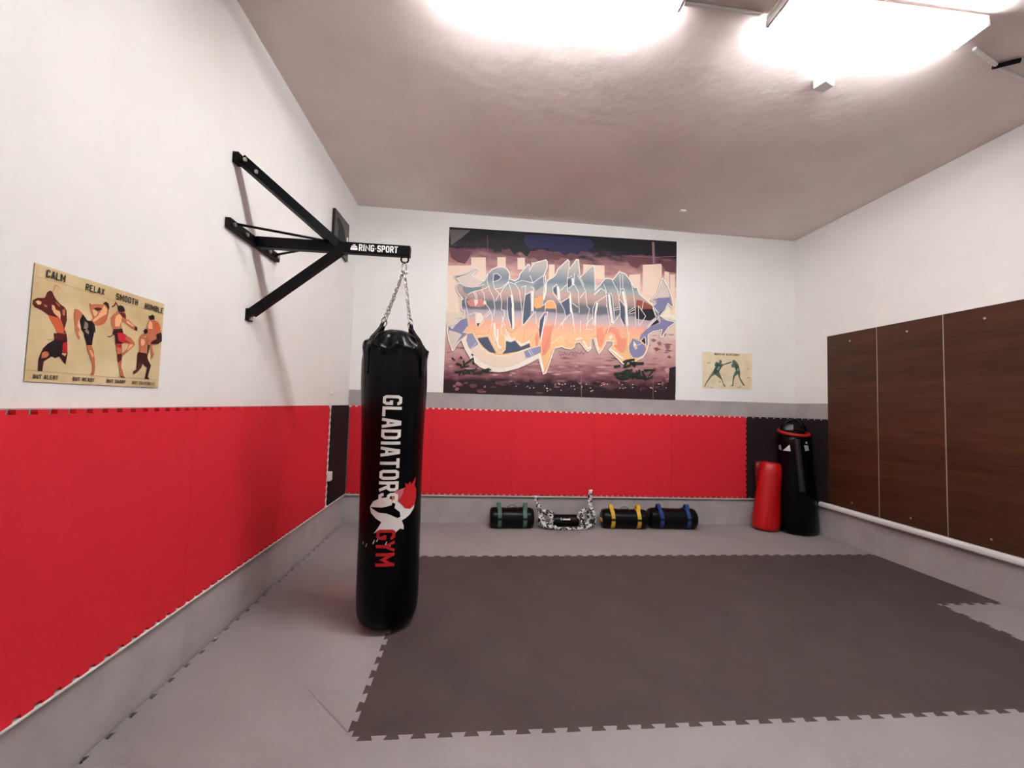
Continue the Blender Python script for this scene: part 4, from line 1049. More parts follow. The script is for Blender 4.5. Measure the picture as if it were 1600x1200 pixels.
GRAD = ramp_mat('letter_print', 'Z', 0, 2.003, [(.30, (246, 196, 140)), (.38, (246, 190, 144)), (.43, (240, 172, 146)), (.455, (214, 182, 180)), (.50, (172, 158, 170)), (.515, (96, 94, 102)), (.555, (92, 94, 104)), (.58, (168, 140, 136)), (.62, (196, 160, 148)), (.66, (158, 166, 168)), (.70, (116, 126, 136)), (.74, (150, 152, 156)), (.79, (196, 186, 178)), (.88, (216, 200, 188))], .03, (3, 1, 3), scale=3)
def flat(name, c, r=.5): return mat(name, c, r, spec=.3)
PAL = {'grad': GRAD}
for k, c in dict(cream=(240, 214, 194), cream2=(246, 232, 218), cream3=(222, 202, 192), cloud=(104, 62, 70), black=(20, 14, 24), navy2=(38, 36, 76), navy=(72, 82, 104), teal=(118, 128, 136),
                 tape_glare=(104, 96, 96), mauve=(150, 110, 120), streak=(146, 96, 104), streak2=(206, 158, 158), rock=(40, 22, 28), rust=(150, 76, 56), line=(120, 84, 78), pinkr=(206, 132, 124),
                 orange2=(244, 170, 110), salmon=(240, 150, 122), lav=(150, 146, 178), lav2=(132, 130, 166), white=(250, 242, 232), green=(26, 38, 26), purp=(120, 84, 116),
                 b1=(92, 28, 22), b2=(208, 96, 56), b3=(196, 112, 76), b4=(238, 180, 132), b5=(58, 14, 16), b6=(28, 14, 18), red=(196, 34, 44), tan=(222, 190, 142), grey=(132, 116, 104), line2=(158, 128, 92),
                 g1=(58, 78, 72), g2=(92, 106, 92), g3=(140, 156, 140), stain=(196, 176, 136)).items():
    PAL[k] = flat('print_'+k, c)
PAPER = mat('aged_paper', (218, 186, 134), .6, var=.14, vscale=5, vcol=(230, 208, 166), spec=.3)
PAPER2 = mat('aged_paper_pale', (238, 214, 176), .6, var=.1, vscale=9, vcol=(242, 226, 196), spec=.3)
INK = mat('black_ink', (34, 24, 20), .6)
def sheet(name, w, h, unit, data, base, texts, origin, xdir, label, cat, th=.0022, step=.000035, extra=None):
    """a printed sheet: slab plus the print, one mesh; local x along, z up, y towards the wall"""
    bm = bmesh.new(); mats = [base]; idx = {}
    def mi(k):
        if k not in idx:
            idx[k] = len(mats); mats.append(PAL[k] if k in PAL else INK)
        return idx[k]
    box(bm, (0, -th, 0), (w, 0, h))
    y = -th - .00025
    for k, t, wd, s in data:
        pts = [tuple(float(v)*unit for v in q.split(',')) for q in s.split()]
        y -= step; m = mi(k); new = []
        if t == 'p':
            vs = [bm.verts.new((a, y, b)) for a, b in pts]; e = [bm.edges.new((vs[i], vs[(i+1) % len(vs)])) for i in range(len(vs)) if not bm.edges.get((vs[i], vs[(i+1) % len(vs)]))]
            new = [g for g in bmesh.ops.triangle_fill(bm, use_beauty=True, use_dissolve=False, edges=e)['geom'] if isinstance(g, bmesh.types.BMFace)]
            for f in new: f.material_index = m
        else:
            if t == 'lc': pts = pts + pts[:2]
            hw = wd*unit/2
            P = [Vector(p) for p in pts]; L = []; R = []
            for i, p in enumerate(P):
                d0 = (P[i]-P[i-1]).normalized() if i else (P[1]-P[0]).normalized()
                d1 = (P[i+1]-P[i]).normalized() if i < len(P)-1 else d0
                d = (d0+d1); d = d.normalized() if d.length > .3 else d1
                c = max(.55, d.dot(d1)); nn = Vector((-d.y, d.x))*hw/c
                a, b = p+nn, p-nn
                cl = lambda q: (min(max(q.x, .001), w-.001), y, min(max(q.y, .001), h-.001))
                L.append(bm.verts.new(cl(a))); R.append(bm.verts.new(cl(b)))
            for i in range(len(P)-1):
                bm.faces.new((L[i], L[i+1], R[i+1], R[i])).material_index = m
    y -= step*4
    for s, tx, tz, tw, tH, key, bold in texts:
        block_text(bm, s, tw, tH, lambda a, b: (tx+a, y, tz+b), mi(key), bold, .30)
    for f in bm.faces:
        f.normal_update()
        if len(f.verts) and all(v.co.y < -th-.0001 for v in f.verts) and f.normal.y > 0: f.normal_flip()
    o = obj(name, bm, mats, keep=True); o.location = origin
    ang = math.atan2(xdir[1], xdir[0]); o.rotation_euler.z = ang
    return tag(o, label, cat)
sheet('graffiti_banner', 2.846, 2.003, .001, BANNER, BG, [], (1.083, BY(1.083)-.0015, 1.517), (1, -.008),
      'large graffiti banner with jagged pastel lettering over a pink city skyline on the back wall', 'banner')
ft = [('CALM', .036, .356, .063, .026, 'ink', .3), ('RELAX', .175, .3505, .076, .025, 'ink', .3), ('SMOOTH', .303, .3485, .106, .026, 'ink', .3), ('HUMBLE', .447, .3445, .104, .026, 'ink', .3),
      ('BUT ALERT', .022, .0105, .081, .0145, 'ink', .3), ('BUT READY', .155, .0105, .084, .0145, 'ink', .3), ('BUT SHARP', .291, .0105, .087, .0145, 'ink', .3), ('BUT CONFIDENT', .411, .0105, .122, .0135, 'ink', .3)]
sheet('fighters_poster', .557, .392, .0002, FIGHTERS, PAPER, ft, (.0015, -3.395, 1.430), (0, 1),
      'tan poster of four kickboxing poses with words above and below, on the left wall', 'poster')
sheet('boxing_poster', .65, .45, .0002, BOXING, PAPER2, [('BOXING ANATOMY', .155, .416, .33, .026, 'ink', .34)], (4.28, BY(4.28)-.0015, 1.682), (1, -.008),
      'small beige boxing anatomy poster with two grey boxers, right of the graffiti banner', 'poster')
# glossy dark plaque on the left wall
r = empty('glossy_plaque', (0, -.805, 2.9)); tag(r, 'dark glossy square plaque on the left wall near the corner, behind the bracket', 'plaque')
bm = bmesh.new(); poly_prism(bm, [(0, .02), (0, .385), (.435, .405), (.44, 0)], .002, .03, lambda a, h, z: (z, a, h)); obj('board', bm, mat('plaque_gloss', (38, 32, 32), .25, var=.2, vscale=7, spec=.3), r)
bm = bmesh.new()
poly_prism(bm, [(.1, .1), (.11, .24), (.06, .30), (.08, .33), (.17, .33), (.25, .30), (.30, .26), (.33, .2), (.37, .17), (.38, .12), (.42, .1), (.40, .05), (.28, .02), (.15, .04)], .030, .0306, lambda a, h, z: (z, a, h), 0)
poly_prism(bm, [(.36, .24), (.41, .26), (.42, .17), (.385, .14)], .0306, .0309, lambda a, h, z: (z, a, h), 1)
poly_prism(bm, [(.395, .16), (.425, .17), (.425, .05), (.40, .08)], .0306, .0309, lambda a, h, z: (z, a, h), 2)
obj('print', bm, [mat('plaque_black', (5, 3, 4), .4, spec=.1), PRINTW, mat('plaque_red', (150, 70, 64), .4)], r)

# ------------------------------------------------------------------ bag bracket
YA, ZA = -2.142, 2.40
br = empty('bag_bracket', (0, YA, ZA)); tag(br, 'black steel wall bracket on the left wall carrying the hanging bag, with white lettering', 'bag bracket')
def loc(x, y, z): return (x, y-YA, z-ZA)
bm = bmesh.new(); box(bm, loc(0.001, -2.437, 2.372), loc(.03, -1.842, 2.428), bevel=.002); obj('wall_bar', bm, STEEL, br)
bm = bmesh.new(); box(bm, loc(.03, YA-.024, 2.362), loc(1.0, YA+.024, 2.432), bevel=.003); arm = obj('arm', bm, STEEL, br)
bm = bmesh.new()
block_text(bm, 'RING-SPORT', .250, .044, lambda a, b: loc(.672+a, YA-.0244, 2.376+b), 0, .33, .17)
for (a0, z0, a1, z1) in ((.620, 2.379, .664, 2.396), (.624, 2.399, .660, 2.407), (.634, 2.410, .650, 2.416)): 
    vs = [bm.verts.new(loc(a, YA-.0244, z)) for a, z in ((a0, z0), (a1, z0), (a1, z1), (a0, z1))]; bm.faces.new(vs)
obj('lettering', bm, PRINTW, arm, keep=True)
bm = bmesh.new(); bar(bm, loc(.032, -2.372, 2.808), loc(.53, YA, 2.415), .05, .055, Vector((0, 0, 1))); box(bm, loc(.001, -2.408, 2.775), loc(.034, -2.348, 2.835), bevel=.001); obj('upper_brace', bm, STEEL, br)
bm = bmesh.new(); bar(bm, loc(.02, YA, 1.935), loc(.56, YA, 2.385), .05, .05); box(bm, loc(.001, YA-.035, 1.885), loc(.012, YA+.035, 1.96), bevel=.001); obj('lower_brace', bm, STEEL, br)
for s in (-1, 1):
    bm = bmesh.new(); tube(bm, [loc(.035, YA+s*.245, 2.41), loc(.50, YA+s*.02, 2.425)], .008, 8); obj('side_rod', bm, STEEL, br, smooth=True)
for (y, z, x) in ((-2.40, 2.40, .03), (-2.27, 2.395, .03), (-1.99, 2.395, .03), (-1.885, 2.40, .03), (-2.400, 2.795, .062), (-2.365, 2.745, .11), (YA, 1.90, .012)):
    bm = bmesh.new(); tube(bm, [loc(x, y, z), loc(x+.012, y, z)], .012, 6); obj('bolt', bm, BOLT, br)
# eye ring under the arm tip
XR = .965
bm = bmesh.new(); tube(bm, [loc(XR+.024*math.cos(t), YA, 2.345+.024*math.sin(t)) for t in [i*math.pi/12 for i in range(24)]], .006, 8, closed=True); obj('eye_ring', bm, STEEL, br, smooth=True)

# ------------------------------------------------------------------ hanging heavy bag
BX = .942; RB = .195; ZT = 1.72
bag = empty('heavy_bag', (BX, YA, .015)); tag(bag, 'tall black punching bag hanging on chains from the bracket, with white and red lettering', 'punching bag')
def bl(x, y, z): return (x-BX, y-YA, z-.015)
def lean(z): return (z-.9)*-.012    # the bag hangs a touch out of true
bm = bmesh.new(); N = 96; rings = []
prof = [(0.015, .02), (.015, .10), (.022, .145), (.045, .172), (.09, .186), (.16, .191), (.3, .192), (.5, .191), (.7, .191), (.9, .192), (1.1, .194), (1.25, .197), (1.4, .203), (1.5, .207), (1.58, .208), (1.64, .207), (1.68, .206), (1.705, .205), (1.72, .207), (1.735, .208), (1.75, .200), (1.765, .188), (1.79, .165), (1.815, .14), (1.84, .11), (1.855, .08), (1.865, .05), (1.868, .02)]
for z, rr_ in prof:
    ring = []
    for k in range(N):
        t = 2*math.pi*k/N
        p = Vector((math.cos(t)*2.2, math.sin(t)*2.2, z*1.7))
        low = noise.noise(p*.8)*.004
        fold = 0
        if z > 1.35:   # creases running down from the strap anchors
            a = min(1, (z-1.35)/.3); fold = (-.010*a*max(0, math.cos(4*t+.3))**8 + noise.noise(Vector((math.cos(t)*5, math.sin(t)*5, z*4)))*.008*a)
        r2 = rr_ + low + fold*(1 if rr_ > .1 else .5)
        zz = z
        if z > 1.735:   # slack cover: sagging pockets between the straps, one high lump
            q = (1.868-z)/.13
            zz += noise.noise(Vector((math.cos(t)*3.3*rr_*6, math.sin(t)*3.3*rr_*6, 4.1)))*.05*min(1, q*1.6) - .014*max(0, math.cos(4*t+.3))*q
            r2 += .014*math.sin(9*t+1.3)*q*(1 if z < 1.8 else 0)
        elif z > 1.70: r2 += .007*math.sin(7*t)+.004*math.sin(17*t); zz += .010*math.sin(5*t+1)
        ring.append(bm.verts.new((math.cos(t)*r2 + lean(z), math.sin(t)*r2, zz-.015)))
    rings.append(ring)
for a, b in zip(rings, rings[1:]):
    for k in range(N): bm.faces.new((a[k], a[(k+1) % N], b[(k+1) % N], b[k]))
bm.faces.new(rings[0][::-1]); bm.faces.new(rings[-1])
cover = obj('cover', bm, VINYL, bag, smooth=True)
mod = cover.modifiers.new('subsurf', 'SUBSURF'); mod.levels = 1; mod.render_levels = 2
# print wrapped on the cylinder
FACE = math.atan2(-4.8452-YA, 1.4643-BX)    # towards the room
def rprof(z):
    for (z0, r0), (z1, r1) in zip(prof[5:], prof[6:]):
        if z0 <= z <= z1: return r0+(r1-r0)*(z-z0)/(z1-z0)
    return .192
def wrap(bmx, lift=.0035):
    """flat print (x to the viewer's right, z height) -> on the bag"""
    for d in range(-14, 15):
        bmesh.ops.bisect_plane(bmx, geom=list(bmx.verts)+list(bmx.edges)+list(bmx.faces), plane_co=(d*.014, 0, 0), plane_no=(1, 0, 0))
    for k in range(20):
        bmesh.ops.bisect_plane(bmx, geom=list(bmx.verts)+list(bmx.edges)+list(bmx.faces), plane_co=(0, 0, .6+k*.05), plane_no=(0, 0, 1))
    for v in bmx.verts:
        x, z = v.co.x, v.co.z; R0 = rprof(z); a = FACE + x/R0
        p = Vector((math.cos(a)*2.2, math.sin(a)*2.2, z*1.7)); r2 = R0 + noise.noise(p*.8)*.004 + lift + v.co.y
        fold = 0
        if z > 1.35: a2 = min(1, (z-1.35)/.3); r2 += -.010*a2*max(0, math.cos(4*a+.3))**8 + noise.noise(Vector((math.cos(a)*5, math.sin(a)*5, z*4)))*.008*a2
        v.co = Vector((math.cos(a)*r2 + lean(z), math.sin(a)*r2, z-.015))
def fpoly(bmx, pts, mi=0, y=0):
    vs = [bmx.verts.new((a, y, b)) for a, b in pts]; e = [bmx.edges.new((vs[i], vs[(i+1) % len(vs)])) for i in range(len(vs))]
    for g in bmesh.ops.triangle_fill(bmx, use_beauty=True, edges=e)['geom']:
        if isinstance(g, bmesh.types.BMFace): g.material_index = mi
bm = bmesh.new()
# GLADIATORS, reading downwards, letter tops to the right
zt = 1.437; wdt = .645
block_text(bm, 'GLADIATORS', wdt, .112, lambda a, b: (-.064+b-.012*a, .0016, zt-a), 0, .31, .17)
def px(u, v): return ((u-611)/222., 1.437-(v-615)/232.)
# helmet head
fpoly(bm, [px(*q) for q in ((583, 771), (588, 763), (598, 758), (606, 757), (612, 760), (622, 756), (632, 750), (644, 752), (648, 762), (645, 776), (638, 784), (631, 788), (626, 790), (629, 798), (629, 803), (624, 801), (618, 806), (597, 802), (590, 807), (595, 800), (600, 791), (592, 786), (585, 779))], 0, .0004)
fpoly(bm, [px(*q) for q in ((583, 771), (600, 771), (612, 768), (613, 764), (617, 766), (616, 772), (623, 778), (624, 785), (620, 786), (611, 781), (606, 779), (596, 778))], 3, .0008)
fpoly(bm, [px(*q) for q in ((617, 760), (624, 752), (628, 745), (636, 740), (644, 742), (649, 750), (649, 764), (645, 772), (638, 776), (630, 774), (625, 768))], 1, .0008)
fpoly(bm, [px(*q) for q in ((612, 752), (618, 748), (628, 745), (625, 756), (618, 764), (612, 762))], 2, .0010)
fpoly(bm, [px(*q) for q in ((630, 745), (629, 738), (633, 741), (636, 737), (639, 741), (647, 731), (646, 741), (641, 746))], 1, .0009)
for q in ((579, 824, 2), (590, 818, 2.4), (595, 815, 2.2), (606, 820, 2.2), (612, 822, 1.8), (573, 822, 1.4), (600, 812, 1.6)): 
    u, v, s = q; fpoly(bm, [px(u-s*.5, v+s*1.2), px(u+s*.5, v-s), px(u+s, v-s*1.2), px(u+s*.2, v+s*1.3)], 0, .0006)
# GYM
block_text(bm, 'GYM', .216, .108, lambda a, b: (-.076+b-.004*a, .0020, px(0, 801)[1]-a), 1, .31, .15)
wrap(bm); obj('lettering', bm, [PRINTW, PRINTR, PRINTP, VINYL], cover, keep=True)
# straps with D rings and four chains up to the carabiner
TOP = Vector((XR, YA, 2.262))
anch = []
for i, dg in enumerate((38, 142, 218, 322)):
    t = math.radians(dg) + FACE + math.pi/2; rr_ = .118
    x, y = BX + lean(1.8) + math.cos(t)*rr_, YA + math.sin(t)*rr_
    d = Vector((TOP.x-x, TOP.y-y, TOP.z-1.86)).normalized()
    ex, ey = math.cos(t), math.sin(t)
    bm = bmesh.new(); pp = [Vector((BX+lean(zz)+ex*q, YA+ey*q, zz)) for q, zz in ((.212, 1.56), (.214, 1.64), (.216, 1.71), (.206, 1.75), (.176, 1.805), (.14, 1.845))] + [Vector((x, y, 1.875)), Vector((x, y, 1.875))+d*.03]
    tn = Vector((-ey, ex, 0)); vs = []
    for q, wd in zip(pp, (.012, .019, .019, .019, .019, .019, .018, .016)):
        q = Vector(bl(*q)); o_ = Vector((ex, ey, 0))*.003
        vs.append([bm.verts.new(q+tn*wd+o_), bm.verts.new(q-tn*wd+o_), bm.verts.new(q-tn*wd-o_), bm.verts.new(q+tn*wd-o_)])
    for a, b in zip(vs, vs[1:]):
        for k in range(4): bm.faces.new((a[k], a[(k+1) % 4], b[(k+1) % 4], b[k]))
    bm.faces.new(vs[0]); bm.faces.new(vs[-1][::-1])
    st = obj('strap', bm, VINYL2, bag)
    P0 = Vector((x, y, 1.875)) + d*.045
    bm = bmesh.new(); s_ = tn
    tube(bm, [Vector(bl(*(P0 + s_*(.02*math.cos(u)) + d*(.022*math.sin(u))))) for u in [j*math.pi/8 for j in range(16)]], .0045, 6, closed=True)
    obj('ring', bm, CHROME, st, smooth=True)
    a = P0 + d*.022; b = TOP; Lc = (b-a).length; n = int(Lc/.0245); bm = bmesh.new()
    s1, u1 = frame(d)
    for j in range(n):
        c = a + d*(Lc*(j+.5)/n); ax = (s1 if j % 2 else u1); wob = s1*math.sin(j*1.7+i)*.002
        pts = []
        for q in range(12):
            tt = 2*math.pi*q/12; lx = .0155*math.cos(tt) + (.004 if math.cos(tt) > 0 else -.004); ly = .0085*math.sin(tt)
            pts.append(Vector(bl(*(c + wob + d*lx*1.0 + ax*ly))))
        tube(bm, pts, .0026, 6, closed=True)
    obj('chain', bm, CHROME, bag, smooth=True)
bm = bmesh.new(); 
pts = [Vector(bl(XR + .014*math.sin(t), YA+.0, 2.292 + .036*math.cos(t))) for t in [i*math.pi/10 for i in range(20)]]
tube(bm, pts, .0055, 8, closed=True); obj('carabiner', bm, CHROME, bag, smooth=True)
bm = bmesh.new(); tube(bm, [Vector(bl(XR + .02*math.cos(t), YA, 2.256 + .012*math.sin(t))) for t in [i*math.pi/8 for i in range(16)]], .005, 8, closed=True); obj('ring', bm, CHROME, bag, smooth=True)

# ------------------------------------------------------------------ power bags by the back wall
def superr(t, e=2.6):
    return 1/((abs(math.cos(t))**e + abs(math.sin(t))**e)**(1/e))
def power_bag(cx, cy, rz, L, R, col, label, seed, top_handle=True, side_tab=False):
    r = empty('power_bag', (cx, cy, 0)); r.rotation_euler.z = rz; tag(r, label, 'weight bag', 'strapped power bags on the floor by the back wall')
    rnd = random.Random(seed)
    bm = bmesh.new(); rings = []; H = L/2; N = 40
    prof = [(-H, .25), (-H, .72), (-H+.008, .88), (-H+.03, .97), (-H+.06, 1.0), (-H+.13, .985), (-H*.45, 1.01), (-.06, .97), (.06, .985), (H*.45, 1.0), (H-.13, .985), (H-.06, 1.0), (H-.03, .97), (H-.008, .88), (H, .72), (H, .25)]
    for x, f in prof:
        ring = []
        for k in range(N):
            t = 2*math.pi*k/N
            rr_ = R*f*(1+noise.noise(Vector((x*9+seed, math.cos(t)*1.6, math.sin(t)*1.6)))*.05)
            z = math.sin(t)*rr_ + R; z = max(z, .003) if z < .012 else z
            if z < R*.35: z = z*.8
            ring.append(bm.verts.new((x, math.cos(t)*rr_*1.02, max(.002, z))))
        rings.append(ring)
    for a, b in zip(rings, rings[1:]):
        for k in range(N): bm.faces.new((a[k], a[(k+1) % N], b[(k+1) % N], b[k]))
    bm.faces.new(rings[0]); bm.faces.new(rings[-1][::-1])
    obj('body', bm, VINYL2, r, smooth=True)
    for s in (-1, 1):
        x = s*L*.285; bm = bmesh.new(); w2 = .021
        def band(path, thick=.003, mi=0):
            P = [Vector(p) for p in path]; vs = []
            for i, p in enumerate(P):
                d = (P[min(i+1, len(P)-1)] - P[max(i-1, 0)]).normalized(); nn = Vector((1, 0, 0)).cross(d)
                vs.append([bm.verts.new(p + Vector((e*w2, 0, 0)) + nn*g*thick) for e, g in ((-1, -1), (1, -1), (1, 1), (-1, 1))])
            for a, b in zip(vs, vs[1:]):
                for k in range(4): bm.faces.new((a[k], a[(k+1) % 4], b[(k+1) % 4], b[k])).material_index = mi
            bm.faces.new(vs[0]); bm.faces.new(vs[-1][::-1])
        # strap round the front and over the top, rising into a handle loop
        Rr = R*1.04
        band([(x, -math.cos(t)*Rr*1.02, max(.004, R+math.sin(t)*Rr)) for t in [math.radians(a) for a in range(-80, 200, 10)]])
        st = obj('strap', bm, col, r)
        bm = bmesh.new(); lh = .055
        band([(x + .012*math.sin(u)*s*rnd.uniform(.6, 1.4), -R*.62 + (R*1.05)*q, R*1.0 + R*.72 + lh*math.sin(math.pi*q)*1.25 + .012*math.sin(3*q)) for q, u in [(i/14, math.pi*i/14) for i in range(15)]], .0035)
        obj('handle', bm, col, st)
        bm = bmesh.new(); box(bm, (x-.024, -R*1.09-.004, R*.98), (x+.024, -R*1.04, R*1.22), bevel=.003); obj('grip_patch', bm, WEB, st)
    if top_handle:
        bm = bmesh.new(); tube(bm, [(-.07+.14*q, -.02, 2*R*.97 + .04*math.sin(math.pi*q)) for q in [i/12 for i in range(13)]], .0055, 8); obj('carry_loop', bm, mat('grey_cord', (120, 108, 104), .7), r, smooth=True)
    if side_tab:
        bm = bmesh.new(); box(bm, (-H-.022, -.05, R*.75), (-H+.004, .01, R*1.05), bevel=.004); obj('end_tab', bm, col, r)
    return r
GREEN = mat('green_webbing', (66, 104, 88), .75, bump=.2, bscale=300)
YELL = mat('yellow_webbing', (214, 172, 40), .7, bump=.2, bscale=300)
BLUE = mat('blue_webbing', (30, 62, 132), .7, bump=.2, bscale=300)
power_bag(1.925, -.155, .0, .50, .112, GREEN, 'black cylindrical weight bag with green straps, leftmost on the floor by the back wall', 3)
power_bag(3.245, -.165, -.06, .53, .108, YELL, 'black cylindrical weight bag with yellow straps, between the rope bag and the blue-strapped bag', 5, side_tab=True)
power_bag(3.83, -.165, -.05, .56, .115, BLUE, 'black cylindrical weight bag with blue straps, rightmost of the floor bags', 9, top_handle=False)

# camouflage rope bag
CAMO = bpy.data.materials.new('camouflage_rope'); CAMO.use_nodes = True
nt = CAMO.node_tree; b = nt.nodes['Principled BSDF']; b.inputs['Roughness'].default_value = .7
g = nt.nodes.new('ShaderNodeTexCoord'); n = nt.nodes.new('ShaderNodeTexNoise'); n.inputs['Scale'].default_value = 26; n.inputs['Detail'].default_value = 2; n.inputs['Distortion'].default_value = 1.2
nt.links.new(g.outputs['Object'], n.inputs['Vector']); cr_ = nt.nodes.new('ShaderNodeValToRGB'); cr_.color_ramp.interpolation = 'CONSTANT'
cr_.color_ramp.elements[0].color = (*lin((16, 15, 18)), 1); cr_.color_ramp.elements[1].position = .5; cr_.color_ramp.elements[1].color = (*lin((226, 224, 222)), 1)
nt.links.new(n.outputs['Fac'], cr_.inputs['Fac']); nt.links.new(cr_.outputs['Color'], b.inputs['Base Color'])
rb = empty('rope_bag', (2.545, -.17, 0)); tag(rb, 'black bag wrapped in black and white camouflage rope with two upright rope ends', 'weight bag')
def smooth_path(P, n=8):
    P = [Vector(p) for p in P]; out = []
    for i in range(len(P)-1):
        p0, p1, p2, p3 = P[max(i-1, 0)], P[i], P[i+1], P[min(i+2, len(P)-1)]
        for j in range(n):
            t = j/n; out.append(.5*((2*p1)+(-p0+p2)*t+(2*p0-5*p1+4*p2-p3)*t*t+(-p0+3*p1-3*p2+p3)*t**3))
    return out + [P[-1]]
bm = bmesh.new(); rings = []; N = 32
for x, f in [(-.15, .3), (-.15, .85), (-.135, .97), (-.1, 1), (0, .98), (.1, 1), (.135, .97), (.15, .85), (.15, .3)]:
    rings.append([bm.verts.new((x, math.cos(2*math.pi*k/N)*.072*f, .082+math.sin(2*math.pi*k/N)*.070*f)) for k in range(N)])
for a, c in zip(rings, rings[1:]):
    for k in range(N): bm.faces.new((a[k], a[(k+1) % N], c[(k+1) % N], c[k]))
bm.faces.new(rings[0]); bm.faces.new(rings[-1]); body = obj('body', bm, VINYL2, rb, smooth=True)
bm = bmesh.new()
for (x0, x1, h0, h1) in ((-.062, -.056, -.012, .018), (-.045, -.038, -.006, .004), (-.034, -.022, -.008, .008), (-.018, -.010, -.008, .010), (-.006, .006, -.008, .006), (.010, .018, -.008, .008), (.022, .034, -.008, .010), (.038, .044, -.010, .012)):
    vs = []
    for xx, hh in ((x0, h0), (x1, h0), (x1, h1), (x0, h1)):
        a = math.radians(168) + 0; ang = math.pi - .45 - hh/.074
        vs.append(bm.verts.new((xx, math.cos(ang)*.0735, .082+math.sin(ang)*.0715)))
    bm.faces.new(vs)
obj('lettering', bm, PRINTW, body)
def rope(name, P, r, twist=60):
    """three-strand rope along a path"""
    P = smooth_path(P, 9); bm = bmesh.new(); S = [0]
    for a, c in zip(P, P[1:]): S.append(S[-1]+(c-a).length)
    for k in range(3):
        pts = []; prev = None
        for i, p in enumerate(P):
            d = (P[min(i+1, len(P)-1)]-P[max(i-1, 0)]).normalized()
            if prev is None: s, u = frame(d)
            else: s = (prev-d*prev.dot(d)).normalized(); u = s.cross(d)
            prev = s; a = S[i]*twist + k*2.094
            pts.append(p + (s*math.cos(a)+u*math.sin(a))*r*.5)
        tube(bm, pts, r*.56, 7)
    return obj(name, bm, CAMO, rb, smooth=True)
rope('rope_end', [(-.345, -.0, .33), (-.335, .0, .30), (-.315, -.01, .25), (-.30, -.02, .20), (-.29, -.03, .15), (-.30, -.04, .10), (-.28, -.05, .055), (-.22, -.07, .032), (-.12, -.085, .028)], .026)
rope('rope_coil', [(-.27, .03, .16), (-.24, -.02, .19), (-.19, -.05, .17), (-.17, -.06, .10), (-.19, -.06, .05), (-.24, -.03, .06), (-.26, .0, .11), (-.22, .03, .16), (-.16, .0, .16), (-.145, -.03, .09)], .026)
rope('rope_end', [(.295, .0, .40), (.292, .0, .36), (.285, -.01, .30), (.295, -.02, .24), (.32, -.03, .18), (.33, -.04, .12), (.31, -.05, .06), (.25, -.07, .034), (.17, -.085, .03)], .026)
rope('rope_coil', [(.16, .02, .06), (.15, -.03, .12), (.17, -.05, .18), (.22, -.04, .21), (.26, -.03, .17), (.27, -.04, .10), (.23, -.05, .05), (.19, -.05, .08), (.20, -.03, .15), (.25, .02, .20)], .026)
rope('rope_base', [(-.2, -.09, .022), (-.1, -.10, .020), (0, -.10, .019), (.1, -.10, .020), (.2, -.09, .022)], .018)
for P in ([(-.345, 0, .33), (-.352, .0, .352)], [(.295, 0, .40), (.296, 0, .425)]):
    bm = bmesh.new(); rn = random.Random(2)
    c = Vector(P[1])
    for k in range(7):
        a = k*.9; tube(bm, [Vector(P[0]), c+Vector((math.cos(a)*.018, math.sin(a)*.012, rn.uniform(.0, .012)))], .009, 6)
    obj('rope_tassel', bm, PRINTW, rb, smooth=True)

# ------------------------------------------------------------------ red pad and black bag in the right corner
def leaning(name, p0, p1, prof, mats, N=40, seed=1, wr=.03, up=Vector((0, -1, 0)), parent=None, flat=1.0, bend=0.0):
    """soft column from p0 (bottom) to p1; prof of (fraction, radius)"""
    p0 = Vector(p0); p1 = Vector(p1); d = (p1-p0); L = d.length; d.normalize(); s = d.cross(Vector((0, 1, 0))).normalized(); u = s.cross(d)
    bm = bmesh.new(); rings = []
    for f, r in prof:
        c = p0 + d*L*f + s*bend*math.sin(math.pi*f)
        ring = []
        for k in range(N):
            t = 2*math.pi*k/N; q = Vector((math.cos(t)*1.8, math.sin(t)*1.8, f*5+seed))
            rr_ = r*(1+noise.noise(q)*wr*2)
            v = c + s*math.cos(t)*rr_ + u*math.sin(t)*rr_*flat
            v.z = max(v.z, .002)
            ring.append(bm.verts.new(v))
        rings.append(ring)
    for a, b in zip(rings, rings[1:]):
        for k in range(N): bm.faces.new((a[k], a[(k+1) % N], b[(k+1) % N], b[k]))
    bm.faces.new(rings[0]); bm.faces.new(rings[-1][::-1])
    return bm
REDV = mat('red_vinyl', (190, 8, 14), .38, bump=.1, bscale=10)
rp = empty('strike_pad', (4.97, -.23, 0)); tag(rp, 'short red vinyl strike pad standing against the black wall mat, left of the black bag', 'strike pad')
def rel(v, e): return (v[0]-e.location.x, v[1]-e.location.y, v[2]-e.location.z)
bm = leaning('body', rel((4.962, -.23, 0), rp), rel((5.07, -.20, .80), rp), [(0, .05), (0, .11), (.015, .135), (.05, .148), (.15, .152), (.35, .148), (.55, .143), (.7, .138), (.88, .134), (.95, .128), (.985, .112), (1.0, .08), (1.0, .02)], REDV, seed=2, wr=.03, flat=.85)
obj('body', bm, REDV, rp, smooth=True)
bm = leaning('side_flap', rel((4.985, -.12, .42), rp), rel((4.965, -.13, .80), rp), [(0, .01), (.02, .04), (.3, .06), (.8, .065), (.97, .055), (1, .02)], REDV, seed=4, flat=.6)
obj('side_flap', bm, mat('dark_red_vinyl', (120, 10, 16), .45), rp, smooth=True)

